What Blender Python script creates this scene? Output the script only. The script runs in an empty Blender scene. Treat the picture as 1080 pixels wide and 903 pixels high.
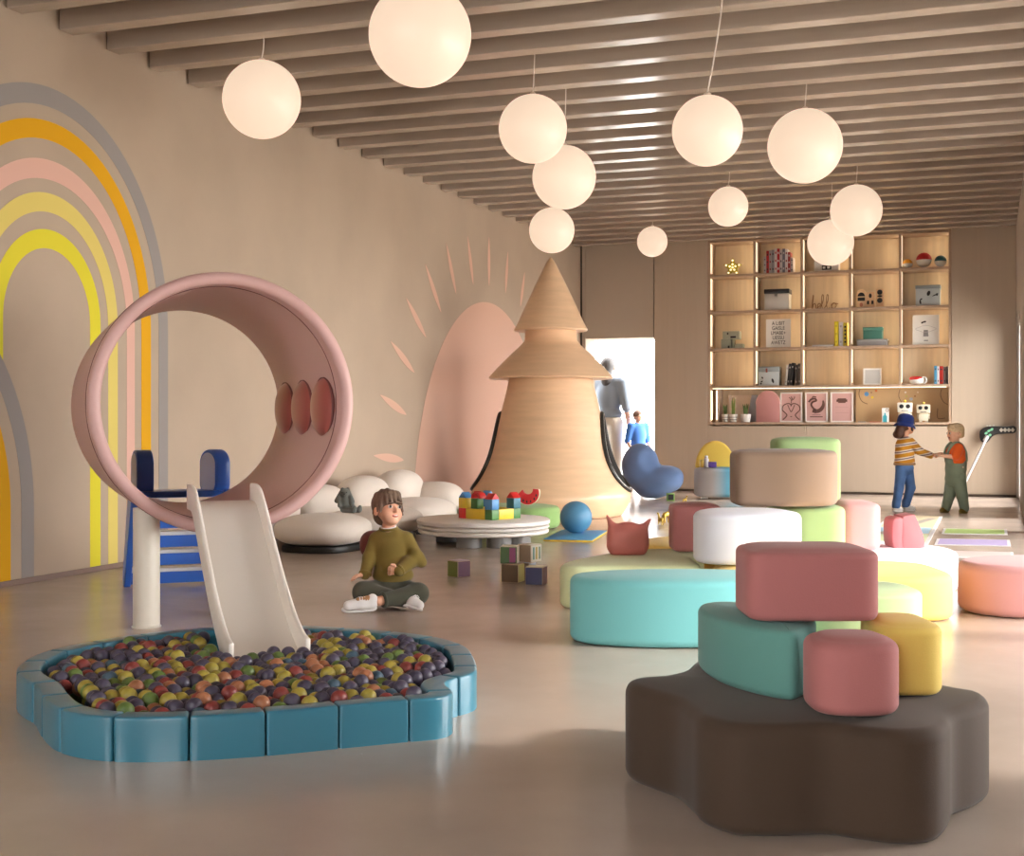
import bpy, bmesh, math, random
import numpy as np
from mathutils import Vector, Matrix
random.seed(7)
S = bpy.context.scene
COL = S.collection
PI = math.pi

# ------------------------------------------------------------------ survey: where a sight line meets floor, back wall, or a depth
FPX, CXP, YH, EYE = 1390.0, 540.0, 443.0, 1.05
YAW = math.atan(503/1390)
CC, SS = math.cos(YAW), math.sin(YAW)
def dep(px, py, d):
    l = (px-CXP)/FPX*d
    return Vector((l*CC-d*SS, l*SS+d*CC, EYE-(py-YH)/FPX*d))
def fl(px, py, z=0.0):
    return dep(px, py, (EYE-z)*FPX/(py-YH))
def wb(px, py, Y=19.14):
    l = (px-CXP)/FPX
    return dep(px, py, Y/(l*SS+CC))

# ------------------------------------------------------------------ materials
def lin(c):
    return tuple((x/12.92 if x <= .04045 else ((x+.055)/1.055)**2.4) for x in (v/255 for v in c))
MATS = {}
def mat(name, rgb, rough=.6, metal=0, spec=.5, bump=0, bscale=60, var=0, vscale=6, coat=0, sheen=0, stretch=None, emit=None, estr=0):
    if name in MATS: return MATS[name]
    m = bpy.data.materials.new(name); m.use_nodes = True
    nt = m.node_tree; b = nt.nodes['Principled BSDF']
    col = lin(rgb)+(1,)
    b.inputs['Base Color'].default_value = col
    b.inputs['Roughness'].default_value = rough
    b.inputs['Metallic'].default_value = metal
    b.inputs['Specular IOR Level'].default_value = spec
    b.inputs['Coat Weight'].default_value = coat
    b.inputs['Coat Roughness'].default_value = .15
    b.inputs['Sheen Weight'].default_value = sheen
    tc = None
    def coords(sc):
        nonlocal tc
        if tc is None: tc = nt.nodes.new('ShaderNodeTexCoord')
        if stretch is None: return tc.outputs['Object']
        mp = nt.nodes.new('ShaderNodeMapping'); mp.inputs['Scale'].default_value = stretch
        nt.links.new(tc.outputs['Object'], mp.inputs['Vector']); return mp.outputs['Vector']
    if var:
        n = nt.nodes.new('ShaderNodeTexNoise'); n.inputs['Scale'].default_value = vscale; n.inputs['Detail'].default_value = 5
        nt.links.new(coords(0), n.inputs['Vector'])
        r = nt.nodes.new('ShaderNodeValToRGB')
        r.color_ramp.elements[0].position = .3; r.color_ramp.elements[1].position = .7
        r.color_ramp.elements[0].color = tuple(x*(1-var) for x in col[:3])+(1,)
        r.color_ramp.elements[1].color = tuple(min(1, x*(1+var)) for x in col[:3])+(1,)
        nt.links.new(n.outputs['Fac'], r.inputs['Fac']); nt.links.new(r.outputs['Color'], b.inputs['Base Color'])
    if bump:
        n = nt.nodes.new('ShaderNodeTexNoise'); n.inputs['Scale'].default_value = bscale; n.inputs['Detail'].default_value = 3
        nt.links.new(coords(0), n.inputs['Vector'])
        bp = nt.nodes.new('ShaderNodeBump'); bp.inputs['Strength'].default_value = bump; bp.inputs['Distance'].default_value = .004
        nt.links.new(n.outputs['Fac'], bp.inputs['Height']); nt.links.new(bp.outputs['Normal'], b.inputs['Normal'])
    if emit:
        b.inputs['Emission Color'].default_value = lin(emit)+(1,); b.inputs['Emission Strength'].default_value = estr
    MATS[name] = m; return m
def fabric(name, rgb): return mat('fabric_'+name, rgb, .78, spec=.25, bump=.12, bscale=260, sheen=.12)
def vinyl(name, rgb, rough=.42): return mat('vinyl_'+name, rgb, rough, spec=.4, bump=.05, bscale=30)
def plas(name, rgb, rough=.35): return mat('plastic_'+name, rgb, rough)
def paint(name, rgb): return mat('paint_'+name, rgb, .8, spec=.2, bump=.06, bscale=80)

def wood(name, rgb, stretch, var=.14, vscale=4, rough=.5):
    return mat('wood_'+name, rgb, rough, spec=.35, var=var, vscale=vscale, stretch=stretch, bump=.04, bscale=40)

# ------------------------------------------------------------------ objects
def mesh_from_bm(name, bm, smooth=True):
    me = bpy.data.meshes.new(name); bm.normal_update(); bm.to_mesh(me); bm.free()
    if smooth: me.polygons.foreach_set('use_smooth', [True]*len(me.polygons))
    return me
def obj(name, bm, m, parent=None, loc=None, rotz=0, smooth=True, sharp=40, rot=None):
    me = bm if isinstance(bm, bpy.types.Mesh) else mesh_from_bm(name, bm, smooth)
    if smooth and sharp: 
        try: me.set_sharp_from_angle(angle=math.radians(sharp))
        except Exception: pass
    o = bpy.data.objects.new(name, me); COL.objects.link(o)
    if m is not None:
        for x in (m if isinstance(m, (list, tuple)) else [m]): me.materials.append(x)
    if parent is not None: o.parent = parent
    if loc is not None: o.location = loc
    o.rotation_euler = rot if rot is not None else (0, 0, rotz)
    return o
def tag(o, label=None, cat=None, group=None, kind=None):
    if label: o['label'] = label
    if cat: o['category'] = cat
    if group: o['group'] = group
    if kind: o['kind'] = kind
    return o
def thing(name, label, cat, loc=(0,0,0), rotz=0, group=None):
    o = bpy.data.objects.new(name, None); COL.objects.link(o)
    o.empty_display_size = .05
    o.location = loc; o.rotation_euler = (0, 0, rotz)
    return tag(o, label, cat, group)
def copy_tree(o, parent=None):
    c = o.copy(); COL.objects.link(c); c.parent = parent
    for ch in list(o.children): copy_tree(ch, c)
    return c
def structure(name, bm, m, parent=None, **k):
    o = obj(name, bm, m, parent, **k)
    if parent is None: o['kind'] = 'structure'
    return o

# ------------------------------------------------------------------ shapes
def NB(): return bmesh.new()
def bevel(bm, geom_edges, w, seg=2):
    bmesh.ops.bevel(bm, geom=geom_edges, offset=w, offset_type='OFFSET', segments=seg, profile=.5, affect='EDGES', clamp_overlap=True)
def add_box(bm, lo, hi, bev=0, seg=2, M=None):
    t = NB()
    lo, hi = Vector(lo), Vector(hi)
    vs = [t.verts.new((x, y, z)) for x in (lo.x, hi.x) for y in (lo.y, hi.y) for z in (lo.z, hi.z)]
    for f in ((0,1,3,2),(4,6,7,5),(0,4,5,1),(2,3,7,6),(0,2,6,4),(1,5,7,3)): t.faces.new([vs[i] for i in f])
    if bev: bevel(t, t.edges[:], bev, seg)
    merge(bm, t, M); return bm
def merge(bm, t, M=None):
    if M is not None: bmesh.ops.transform(t, matrix=M, verts=t.verts[:])
    bmesh.ops.recalc_face_normals(t, faces=t.faces[:])
    me = bpy.data.meshes.new('tmp'); t.to_mesh(me); t.free(); bm.from_mesh(me); bpy.data.meshes.remove(me)
def box(lo, hi, bev=0, seg=2, M=None): return add_box(NB(), lo, hi, bev, seg, M)
def cbox(c, s, bev=0, seg=2, M=None):
    c, s = Vector(c), Vector(s)/2
    return box(c-s, c+s, bev, seg, M)
def loft(rings, close=True, cap0=True, cap1=True):
    """rings: lists of points, all the same length, lofted one to the next"""
    bm = NB(); R = [[bm.verts.new(p) for p in r] for r in rings]; n = len(R[0])
    for a, b in zip(R, R[1:]):
        for i in range(n if close else n-1):
            j = (i+1) % n
            bm.faces.new((a[i], a[j], b[j], b[i]))
    if cap0: bm.faces.new(R[0][::-1])
    if cap1: bm.faces.new(R[-1])
    bmesh.ops.recalc_face_normals(bm, faces=bm.faces[:])
    return bm
def lathe(prof, n=48, c=(0,0,0), sx=1, sy=1, a0=0, cap=True):
    """prof: (radius, z) from bottom to top"""
    rings = [[(c[0]+sx*max(r,1e-4)*math.cos(2*PI*i/n+a0), c[1]+sy*max(r,1e-4)*math.sin(2*PI*i/n+a0), c[2]+z) for i in range(n)] for r, z in prof]
    return loft(rings, True, cap, cap)
def spline(pts, n=8, closed=True):
    """Catmull-Rom through pts"""
    P = [Vector(p) for p in pts]; N = len(P); out = []
    for i in range(N if closed else N-1):
        if closed: p0, p1, p2, p3 = P[i-1], P[i], P[(i+1) % N], P[(i+2) % N]
        else: p0, p1, p2, p3 = P[max(i-1,0)], P[i], P[i+1], P[min(i+2,N-1)]
        for k in range(n):
            t = k/n
            out.append(.5*((2*p1)+(-p0+p2)*t+(2*p0-5*p1+4*p2-p3)*t*t+(-p0+3*p1-3*p2+p3)*t**3))
    if not closed: out.append(P[-1])
    return out
def resample(pts, n):
    """n points evenly spaced round a closed outline"""
    P = [Vector(p) for p in pts]; P.append(P[0]); L = [0]
    for a, b in zip(P, P[1:]): L.append(L[-1]+(b-a).length)
    out = []; k = 0
    for i in range(n):
        s = L[-1]*i/n
        while L[k+1] < s: k += 1
        t = (s-L[k])/max(1e-9, L[k+1]-L[k]); out.append(P[k].lerp(P[k+1], t))
    return out
def inset(pts, d):
    n = len(pts); out = []
    area = sum(pts[i].x*pts[(i+1)%n].y-pts[(i+1)%n].x*pts[i].y for i in range(n))
    s = 1 if area > 0 else -1
    for i in range(n):
        t = (pts[(i+1)%n]-pts[i-1]); t = Vector((t.x, t.y)).normalized()
        out.append(Vector((pts[i].x-s*t.y*d, pts[i].y+s*t.x*d)))
    return out
def pouf(outline, z0, z1, r=.035, n=120, puff=.012, seg=6):
    """a cushion block: closed outline, softly rounded rims, faintly domed top"""
    P = resample([Vector((p[0], p[1])) for p in outline], n)
    rings = []
    def ring(d, z):
        q = inset(P, d) if d > 1e-6 else P
        rings.append([(p.x, p.y, z) for p in q])
    for k in range(seg+1):
        a = PI/2*(1-k/seg); ring(r*(1-math.cos(a)), z0+r*(1-math.sin(a)))
    for k in range(seg+1):
        a = PI/2*k/seg; ring(r*(1-math.cos(a)), z1-puff-r*(1-math.sin(a)))
    c = Vector((sum(p.x for p in P)/n, sum(p.y for p in P)/n)); top = inset(P, r)
    for f, h in ((.93,.35),(.8,.7),(.55,.92),(.25,1)):
        rings.append([(c.x+(p.x-c.x)*f, c.y+(p.y-c.y)*f, z1-puff+puff*h) for p in top])
    return loft(rings)
def oval(cx, cy, rx, ry, rot=0, e=2.0, n=64):
    out = []
    for i in range(n):
        a = 2*PI*i/n; ca, sa = math.cos(a), math.sin(a)
        x = rx*math.copysign(abs(ca)**(2/e), ca); y = ry*math.copysign(abs(sa)**(2/e), sa)
        out.append(Vector((cx+x*math.cos(rot)-y*math.sin(rot), cy+x*math.sin(rot)+y*math.cos(rot))))
    return out
def superell(c, r, e1=2.0, e2=2.0, n=40, m=24, M=None):
    """superellipsoid: e1 squares the profile, e2 the plan"""
    def pw(v, e): return math.copysign(abs(v)**(2/e), v)
    rings = []
    for j in range(m+1):
        p = -PI/2+PI*j/m
        p = max(-PI/2+.03, min(PI/2-.03, p))
        rings.append([(c[0]+r[0]*pw(math.cos(p),e1)*pw(math.cos(2*PI*i/n),e2), c[1]+r[1]*pw(math.cos(p),e1)*pw(math.sin(2*PI*i/n),e2), c[2]+r[2]*pw(math.sin(p),e1)) for i in range(n)])
    bm = loft(rings)
    if M is not None: bmesh.ops.transform(bm, matrix=M, verts=bm.verts[:])
    return bm
def ball(r, seg=24, c=(0,0,0)):
    bm = NB(); bmesh.ops.create_uvsphere(bm, u_segments=seg, v_segments=max(6, seg*2//3), radius=r, matrix=Matrix.Translation(c)); return bm
def tube(path, r, n=10, closed=False, flat=None):
    """a round bar along a path; r one radius or one per point; flat=(a,b) gives an oval section"""
    P = [Vector(p) for p in path]; N = len(P); rr = r if isinstance(r, (list, tuple)) else [r]*N
    rings = []; up = None
    for i in range(N):
        if closed: t = P[(i+1)%N]-P[i-1]
        else: t = P[min(i+1,N-1)]-P[max(i-1,0)]
        t.normalize()
        if up is None:
            up = Vector((0,0,1)) if abs(t.z) < .9 else Vector((0,1,0))
        u = (up-t*up.dot(t)).normalized(); v = t.cross(u); up = u
        a, b = flat if flat else (1, 1)
        rings.append([P[i]+u*(math.cos(2*PI*k/n)*rr[i]*a)+v*(math.sin(2*PI*k/n)*rr[i]*b) for k in range(n)])
    if closed: rings.append(rings[0][:]); return loft(rings, True, False, False)
    return loft(rings)
def slab(outline, z0, z1, bev=0, M=None, seg=2):
    """closed outline extruded straight, with optional small bevel"""
    bm = NB(); a = [bm.verts.new((p[0], p[1], z0)) for p in outline]; b = [bm.verts.new((p[0], p[1], z1)) for p in outline]
    n = len(a); bm.faces.new(a[::-1]); bm.faces.new(b)
    for i in range(n): bm.faces.new((a[i], a[(i+1)%n], b[(i+1)%n], b[i]))
    bmesh.ops.recalc_face_normals(bm, faces=bm.faces[:])
    if bev: bevel(bm, [e for e in bm.edges if len(e.link_faces) == 2 and e.calc_face_angle(0) > .6], bev, seg)
    if M is not None: bmesh.ops.transform(bm, matrix=M, verts=bm.verts[:])
    return bm
def join(*bms):
    out = bms[0]
    for b in bms[1:]:
        me = bpy.data.meshes.new('tmp'); b.to_mesh(me); b.free(); out.from_mesh(me); bpy.data.meshes.remove(me)
    return out
XZ = Matrix(((1,0,0,0),(0,0,-1,0),(0,1,0,0),(0,0,0,1)))   # outline drawn in x,z; thickness runs along -y
def letters(body, size, depth=.002, align='CENTER', sp=1.0):
    """lettering as a mesh in x,z facing -y"""
    cu = bpy.data.curves.new('lettering', 'FONT'); cu.body = body; cu.size = size; cu.extrude = depth/2; cu.align_x = align; cu.space_line = sp
    cu.resolution_u = 3
    o = bpy.data.objects.new('lettering', cu); COL.objects.link(o)
    dg = bpy.context.evaluated_depsgraph_get(); me = bpy.data.meshes.new_from_object(o.evaluated_get(dg))
    bpy.data.objects.remove(o); bpy.data.curves.remove(cu)
    me.materials.clear()
    me.transform(XZ); return me

# ------------------------------------------------------------------ smooth blended bodies (people, soft toys, sculpted seats)
def organic(prims, h=.006, smooth=2):
    """prims: dicts: kind cap(a,b,ra,rb) | ell(c,r,M); k blend radius; op add/sub; returns one closed surface"""
    lo = np.full(3, 1e9); hi = -lo
    for p in prims:
        if p.get('op') == 'sub': continue
        if p['t'] == 'cap':
            for q, r in ((p['a'], p['ra']), (p['b'], p['rb'])):
                lo = np.minimum(lo, np.array(q)-r); hi = np.maximum(hi, np.array(q)+r)
        else:
            R = max(p['r']); lo = np.minimum(lo, np.array(p['c'])-R); hi = np.maximum(hi, np.array(p['c'])+R)
    lo -= 4*h+.02; hi += 4*h+.02
    n = np.ceil((hi-lo)/h).astype(int)+1
    D = np.full(n, 1.0, np.float32)
    ax = [lo[i]+h*np.arange(n[i]) for i in range(3)]
    for p in prims:
        k = p.get('k', .015); mg = 2*k+3*h
        if p['t'] == 'cap':
            a, b = np.array(p['a'], float), np.array(p['b'], float); R = max(p['ra'], p['rb'])
            bl, bh = np.minimum(a, b)-R-mg, np.maximum(a, b)+R+mg
        else:
            c = np.array(p['c'], float); R = max(p['r']); bl, bh = c-R-mg, c+R+mg
        i0 = np.maximum(0, np.floor((bl-lo)/h).astype(int)); i1 = np.minimum(n, np.ceil((bh-lo)/h).astype(int)+1)
        if (i1 <= i0).any(): continue
        X, Y, Z = np.meshgrid(*[ax[i][i0[i]:i1[i]] for i in range(3)], indexing='ij')
        if p['t'] == 'cap':
            ab = b-a; L = max(1e-12, ab@ab)
            t = np.clip(((X-a[0])*ab[0]+(Y-a[1])*ab[1]+(Z-a[2])*ab[2])/L, 0, 1)
            d = np.sqrt((X-a[0]-t*ab[0])**2+(Y-a[1]-t*ab[1])**2+(Z-a[2]-t*ab[2])**2)-(p['ra']+(p['rb']-p['ra'])*t)
        else:
            q = [X-c[0], Y-c[1], Z-c[2]]
            if p.get('M') is not None:
                Mi = np.array(p['M'].to_3x3().inverted()); q = [Mi[i,0]*q[0]+Mi[i,1]*q[1]+Mi[i,2]*q[2] for i in range(3)]
            r = p['r']
            k0 = np.sqrt(sum((q[i]/r[i])**2 for i in range(3))); k1 = np.sqrt(sum((q[i]/r[i]**2)**2 for i in range(3)))+1e-9
            d = k0*(k0-1)/k1
        sl = tuple(slice(i0[i], i1[i]) for i in range(3)); E = D[sl]; d = d.astype(np.float32)
        if p.get('op') == 'sub':
            hh = np.clip(.5-.5*(E+d)/k, 0, 1); D[sl] = E+(-d-E)*hh+k*hh*(1-hh)
        else:
            hh = np.clip(.5+.5*(E-d)/k, 0, 1); D[sl] = E+(d-E)*hh-k*hh*(1-hh)
    return nets(D, lo, h)
def nets(D, lo, h):
    s = D < 0
    nx, ny, nz = D.shape
    cnt = np.zeros((nx-1, ny-1, nz-1), np.int16); acc = np.zeros((nx-1, ny-1, nz-1, 3), np.float32)
    offs = [(i, j, k) for i in (0,1) for j in (0,1) for k in (0,1)]
    def sub(A, o): return A[o[0]:o[0]+nx-1, o[1]:o[1]+ny-1, o[2]:o[2]+nz-1]
    for a in offs:
        for axis in range(3):
            if a[axis]: continue
            b = list(a); b[axis] = 1; b = tuple(b)
            da, db = sub(D, a), sub(D, b); x = sub(s, a) != sub(s, b)
            t = np.where(x, da/np.where(x, da-db, 1), 0)
            cnt += x
            for c in range(3): acc[..., c] += np.where(x, a[c]+(t if c == axis else 0), 0)
    act = cnt > 0
    idx = -np.ones(cnt.shape, np.int64); idx[act] = np.arange(act.sum())
    cells = np.argwhere(act); V = (cells+acc[act]/cnt[act][:, None])*h+lo
    F = []
    for axis in range(3):
        u, v = (axis+1) % 3, (axis+2) % 3
        A = [slice(1, -1)]*3; A[axis] = slice(0, -1); B = [slice(1, -1)]*3; B[axis] = slice(1, None)
        sa, sb = s[tuple(A)], s[tuple(B)]
        e = np.argwhere(sa != sb); 
        if not len(e): continue
        inside = sa[tuple(e.T)]
        e = e+np.array([0 if i == axis else 1 for i in range(3)])
        def cell(du, dv):
            q = e.copy(); q[:, u] -= du; q[:, v] -= dv; return idx[tuple(q.T)]
        q = np.stack([cell(1,1), cell(0,1), cell(0,0), cell(1,0)], 1)
        q[~inside] = q[~inside][:, ::-1]; F.append(q)
    F = np.concatenate(F)
    F = F[(F >= 0).all(1)]
    me = bpy.data.meshes.new('body'); me.from_pydata(V.tolist(), [], F.tolist()); me.update()
    bm = NB(); bm.from_mesh(me); bpy.data.meshes.remove(me)
    for _ in range(2): bmesh.ops.smooth_vert(bm, verts=bm.verts[:], factor=.5, use_axis_x=True, use_axis_y=True, use_axis_z=True)
    return bm
def cap(a, b, ra, rb=None, k=.015, op=None): return dict(t='cap', a=a, b=b, ra=ra, rb=ra if rb is None else rb, k=k, op=op)
def ell(c, r, k=.015, M=None, op=None): return dict(t='ell', c=c, r=r, k=k, M=M, op=op)
GLOBE, LED, SKY, SUN, EXPO = .80, 12.0, 14.5, 4.8, 0.06
# ================================================================== ROOM
XL, YB, XR, YF = -5.83, 19.14, .351, -2.6
ZC, ZB = 3.95, 3.645          # slab, underside of the beams
BAY = 2.5                     # the window bay is deeper than the wall by the back corner
m_wall = mat('plaster_sand', (182,163,144), .85, spec=.2, var=.05, vscale=1.2, bump=.08, bscale=25)
m_conc = mat('concrete_floor', (184,168,156), .16, spec=.45, var=.13, vscale=1.1)
nt = m_conc.node_tree; b = nt.nodes['Principled BSDF']
n = nt.nodes.new('ShaderNodeTexNoise'); n.inputs['Scale'].default_value = 2.3; n.inputs['Detail'].default_value = 8; n.inputs['Roughness'].default_value = .65
tc = nt.nodes.new('ShaderNodeTexCoord'); nt.links.new(tc.outputs['Object'], n.inputs['Vector'])
mr = nt.nodes.new('ShaderNodeMapRange'); mr.inputs['To Min'].default_value = .1; mr.inputs['To Max'].default_value = .34
nt.links.new(n.outputs['Fac'], mr.inputs['Value']); nt.links.new(mr.outputs['Result'], b.inputs['Roughness'])
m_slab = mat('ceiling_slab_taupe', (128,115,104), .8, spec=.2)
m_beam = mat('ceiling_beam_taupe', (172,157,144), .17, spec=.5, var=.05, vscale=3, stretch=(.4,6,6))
m_panel = wood('panel_beige', (188,171,151), (10,10,.4), var=.028, vscale=1.6, rough=.5)
m_header = mat('header_greige', (184,170,154), .7, spec=.2)
m_dark = mat('shadow_gap_brown', (52,42,36), .7)
m_plinth = mat('plinth_brown', (96,80,68), .6)
m_white = mat('window_frame_white', (226,224,220), .45)
m_right = mat('plaster_grey', (190,182,174), .8, spec=.2)
m_ground = mat('outdoor_paving', (205,202,196), .9)
m_base = mat('baseboard_brown', (128,104,92), .5)
m_out = mat('outer_masonry', (200,190,180), .9)

fl_o = structure('floor', box((XL-.2,YF-.2,-.1),(BAY+.2,YB+.5,0)), m_conc, smooth=False)
structure('ground', box((-30,-30,-.3),(30,60,-.105)), m_ground, smooth=False)
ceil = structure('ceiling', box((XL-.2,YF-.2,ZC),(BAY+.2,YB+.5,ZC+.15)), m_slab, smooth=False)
beam_me = None
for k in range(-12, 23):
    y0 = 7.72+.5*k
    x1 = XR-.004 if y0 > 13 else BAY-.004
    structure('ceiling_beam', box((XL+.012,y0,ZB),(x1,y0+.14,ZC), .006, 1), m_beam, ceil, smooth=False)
wl_o = structure('wall_left', box((XL-.2,YF-.2,-.1),(XL,YB+.5,ZC)), m_wall, smooth=False)
structure('baseboard_left', box((XL,YF,0),(XL+.012,YB,.035), .003, 1), m_base, smooth=False)
# back wall: panels round the shelving recess and the doorway
bk = NB()
add_box(bk, (XL,YB+.47,0), (-5.74,YB+.5,ZC)); add_box(bk, (-4.678,YB+.47,0), (XR,YB+.5,ZC)); add_box(bk, (-5.74,YB+.47,2.276), (-4.678,YB+.5,ZC))
wbk = structure('wall_back', bk, m_out, smooth=False)
def panel(name, lo, hi, m): return structure(name, box(lo, hi, .004, 1), m, wbk, smooth=False)
panel('door_jamb', (XL+.03,YB,0), (-5.74,YB+.47,ZC), m_header)
panel('corner_gap', (XL+.001,YB+.03,0), (XL+.028,YB+.47,ZC), m_dark)
panel('door_header', (-5.738,YB,2.276), (-4.69,YB+.47,ZC), m_header)
panel('wall_panel', (-4.678,YB,.032), (-3.879,YB+.47,ZC), m_panel)
panel('wall_panel', (-3.877,YB,3.69), (-.486,YB+.47,ZC), m_panel)
for x0, x1 in ((-3.877,-2.46),(-2.456,-1.125),(-1.121,-.486)): panel('lower_panel', (x0,YB,.032), (x1,YB+.47,.963), m_panel)
panel('wall_panel', (-.484,YB,.032), (XR-.002,YB+.47,ZC), m_panel)
panel('plinth', (-4.675,YB+.03,0), (XR-.002,YB+.47,.030), m_plinth)
# right: a window bay, then a return and the wall by the back corner with a floor-length slot window
structure('wall_return', box((XR,13.0,-.1),(BAY+.2,13.2,ZC)), m_right, smooth=False)
rt = NB()
add_box(rt, (XR,13.2,-.1), (XR+.2,13.3,ZC)); add_box(rt, (XR,13.3,2.37), (XR+.2,15.05,ZC)); add_box(rt, (XR,15.05,-.1), (XR+.2,16.85,ZC)); add_box(rt, (XR,16.85,2.37), (XR+.2,YB+.5,ZC)); add_box(rt, (XR,18.98,-.1), (XR+.2,YB+.5,2.37))
structure('wall_right', rt, m_right, smooth=False)
WIN = ((4.4,7.0),(7.2,9.8),(10.0,12.8)); WZ0, WZ1 = .06, 2.35
by = NB(); ys = [YF-.2]+[v for w in WIN for v in w]+[13.0]
for i in range(0, len(ys), 2): add_box(by, (BAY,ys[i],-.1), (BAY+.2,ys[i+1],ZC))
for a, c in WIN: add_box(by, (BAY,a,-.1), (BAY+.2,c,WZ0)); add_box(by, (BAY,a,WZ1), (BAY+.2,c,ZC))
structure('wall_bay', by, m_right, smooth=False)
fr = NB(); add_box(fr, (XL-.2,YF-.2,-.1), (BAY+.2,YF,.9)); add_box(fr, (XL-.2,YF-.2,3.0), (BAY+.2,YF,ZC))
for x0, x1 in ((XL-.2,-5.3),(-3.4,-1.2),(.5,BAY+.2)): add_box(fr, (x0,YF-.2,.9), (x1,YF,3.0))  # gaps between these piers are added, unseen, to let in front fill light
structure('wall_front', fr, m_right, smooth=False)
# clear panes
m_glass = bpy.data.materials.new('clear_window_glass'); m_glass.use_nodes = True
nt = m_glass.node_tree; nt.nodes.remove(nt.nodes['Principled BSDF']); out = nt.nodes['Material Output']
tr = nt.nodes.new('ShaderNodeBsdfTransparent'); gl = nt.nodes.new('ShaderNodeBsdfGlossy'); gl.inputs['Roughness'].default_value = .02
fz = nt.nodes.new('ShaderNodeFresnel'); fz.inputs['IOR'].default_value = 1.25; mx = nt.nodes.new('ShaderNodeMixShader')
nt.links.new(fz.outputs[0], mx.inputs[0]); nt.links.new(tr.outputs[0], mx.inputs[1]); nt.links.new(gl.outputs[0], mx.inputs[2]); nt.links.new(mx.outputs[0], out.inputs[0])
def window(name, X, y0, y1, z0, z1):
    f = NB(); w = .05
    add_box(f, (X+.03,y0,z0), (X+.09,y0+w,z1)); add_box(f, (X+.03,y1-w,z0), (X+.09,y1,z1))
    add_box(f, (X+.03,y0+w,z0), (X+.09,y1-w,z0+w)); add_box(f, (X+.03,y0+w,z1-w), (X+.09,y1-w,z1))
    if y1-y0 > 2.4: add_box(f, (X+.04,(y0+y1)/2-.02,z0+w), (X+.08,(y0+y1)/2+.02,z1-w))
    o = structure(name, f, m_white, smooth=False)
    structure('pane', box((X+.056,y0+w,z0+w),(X+.062,y1-w,z1-w)), m_glass, o, smooth=False)
for i, (a, c) in enumerate(WIN): window(f'window_{i+1}', BAY, a, c, WZ0, WZ1)
window('window_4', XR, 16.85, 18.98, 0, 2.37); window('window_5', XR, 13.3, 15.05, 0, 2.37)  # the second window here is added out of view to brighten the back

# painted mural on the left wall (paint film 2 mm)
MU = Matrix(((0,0,1,0),(1,0,0,0),(0,1,0,0),(0,0,0,1)))
def mural(name, outline, m, t=.002, base=0):
    o = obj(name, slab(outline, XL+base, XL+base+t, M=MU), m, wl_o, smooth=False); o['kind'] = 'structure'; return o
def arch_band(yc, zc, ro, to, ri, ti, z0=.035, n=48, dx=0):
    a = [(yc+ro, z0)]+[(yc+ro*math.cos(PI*i/n), zc+(to-zc)*math.sin(PI*i/n)) for i in range(n+1)]+[(yc-ro, z0)]
    b_ = [(yc-ri, z0)]+[(yc-ri*math.cos(PI*i/n), zc+(ti-zc)*math.sin(PI*i/n)) for i in range(n+1)]+[(yc+ri, z0)]
    bm = NB(); A = [bm.verts.new((XL+.002+dx, p[0], p[1])) for p in a]; B = [bm.verts.new((XL+.002+dx, p[0], p[1])) for p in b_][::-1]
    A2 = [bm.verts.new((XL+.0001+dx, v.co.y, v.co.z)) for v in A]; B2 = [bm.verts.new((XL+.0001+dx, v.co.y, v.co.z)) for v in B]
    for i in range(len(A)-1):
        bm.faces.new((A[i],A[i+1],B[i+1],B[i])); bm.faces.new((A[i],A2[i],A2[i+1],A[i+1])); bm.faces.new((B[i],B[i+1],B2[i+1],B2[i]))
    bmesh.ops.recalc_face_normals(bm, faces=bm.faces[:]); return bm
P_grey, P_or, P_pink, P_py, P_ye = paint('grey',(152,145,142)), paint('ochre',(222,165,28)), paint('blush',(222,178,162)), paint('straw',(222,202,112)), paint('yellow',(222,210,58))
STR = (('grey_stripe',1.343,3.245,1.227,3.115,P_grey),('ochre_stripe',1.128,3.02,1.012,2.895,P_or),('pink_stripe',.932,2.765,.839,2.635,P_pink),('straw_stripe',.733,2.545,.626,2.42,P_py),('yellow_stripe',.54,2.305,.4275,2.18,P_ye))
for yc, zd in ((7.13, 0), (5.64, -1.225)):
    for nm, ro, to, ri, ti, m in STR:
        o = obj(nm, arch_band(yc, 1.70+zd, ro, to+zd, ri, ti+zd, dx=.004 if zd else 0), m, wl_o, smooth=False)
mural('arch_ground', [(5.64+1.34*math.cos(PI*i/48), .475+1.54*math.sin(PI*i/48)) for i in range(49)]+[(4.30,.036),(6.98,.036)], m_wall, .0035)
P_sun = paint('sun_peach',(216,176,156))
mural('sun_disc', [(15.27+2.27*math.cos(PI*i/60), .035+2.47*math.sin(PI*i/60)) for i in range(61)], P_sun)
for a, c in (((12.007,.692),(12.738,.625)),((12.156,1.306),(12.811,1.105)),((12.411,1.865),(13.015,1.56)),((12.793,2.35),(13.331,1.956)),((13.302,2.767),(13.754,2.264)),((13.9,3.07),(14.2,2.514)),((14.557,3.238),(14.742,2.67)),((15.271,3.318),(15.271,2.707)),((15.955,3.223),(15.861,2.672)),((16.607,3.025),(16.436,2.549)),((17.2,2.75),(16.95,2.3)),((17.72,2.35),(17.3,1.97)),((18.1,1.87),(17.55,1.56))):
    a, c = Vector(a), Vector(c); t = (c-a); L = t.length; t /= L; nn = Vector((-t.y, t.x)); q = []
    for i in range(25):
        s = i/24; q.append(a+t*L*s+nn*.05*math.sin(PI*s**1.0)**.8*(.7+.3*s))
    for i in range(23, 0, -1):
        s = i/24; q.append(a+t*L*s-nn*.05*math.sin(PI*s)**.8*(.7+.3*s))
    mural('sun_ray', q, P_sun)

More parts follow.
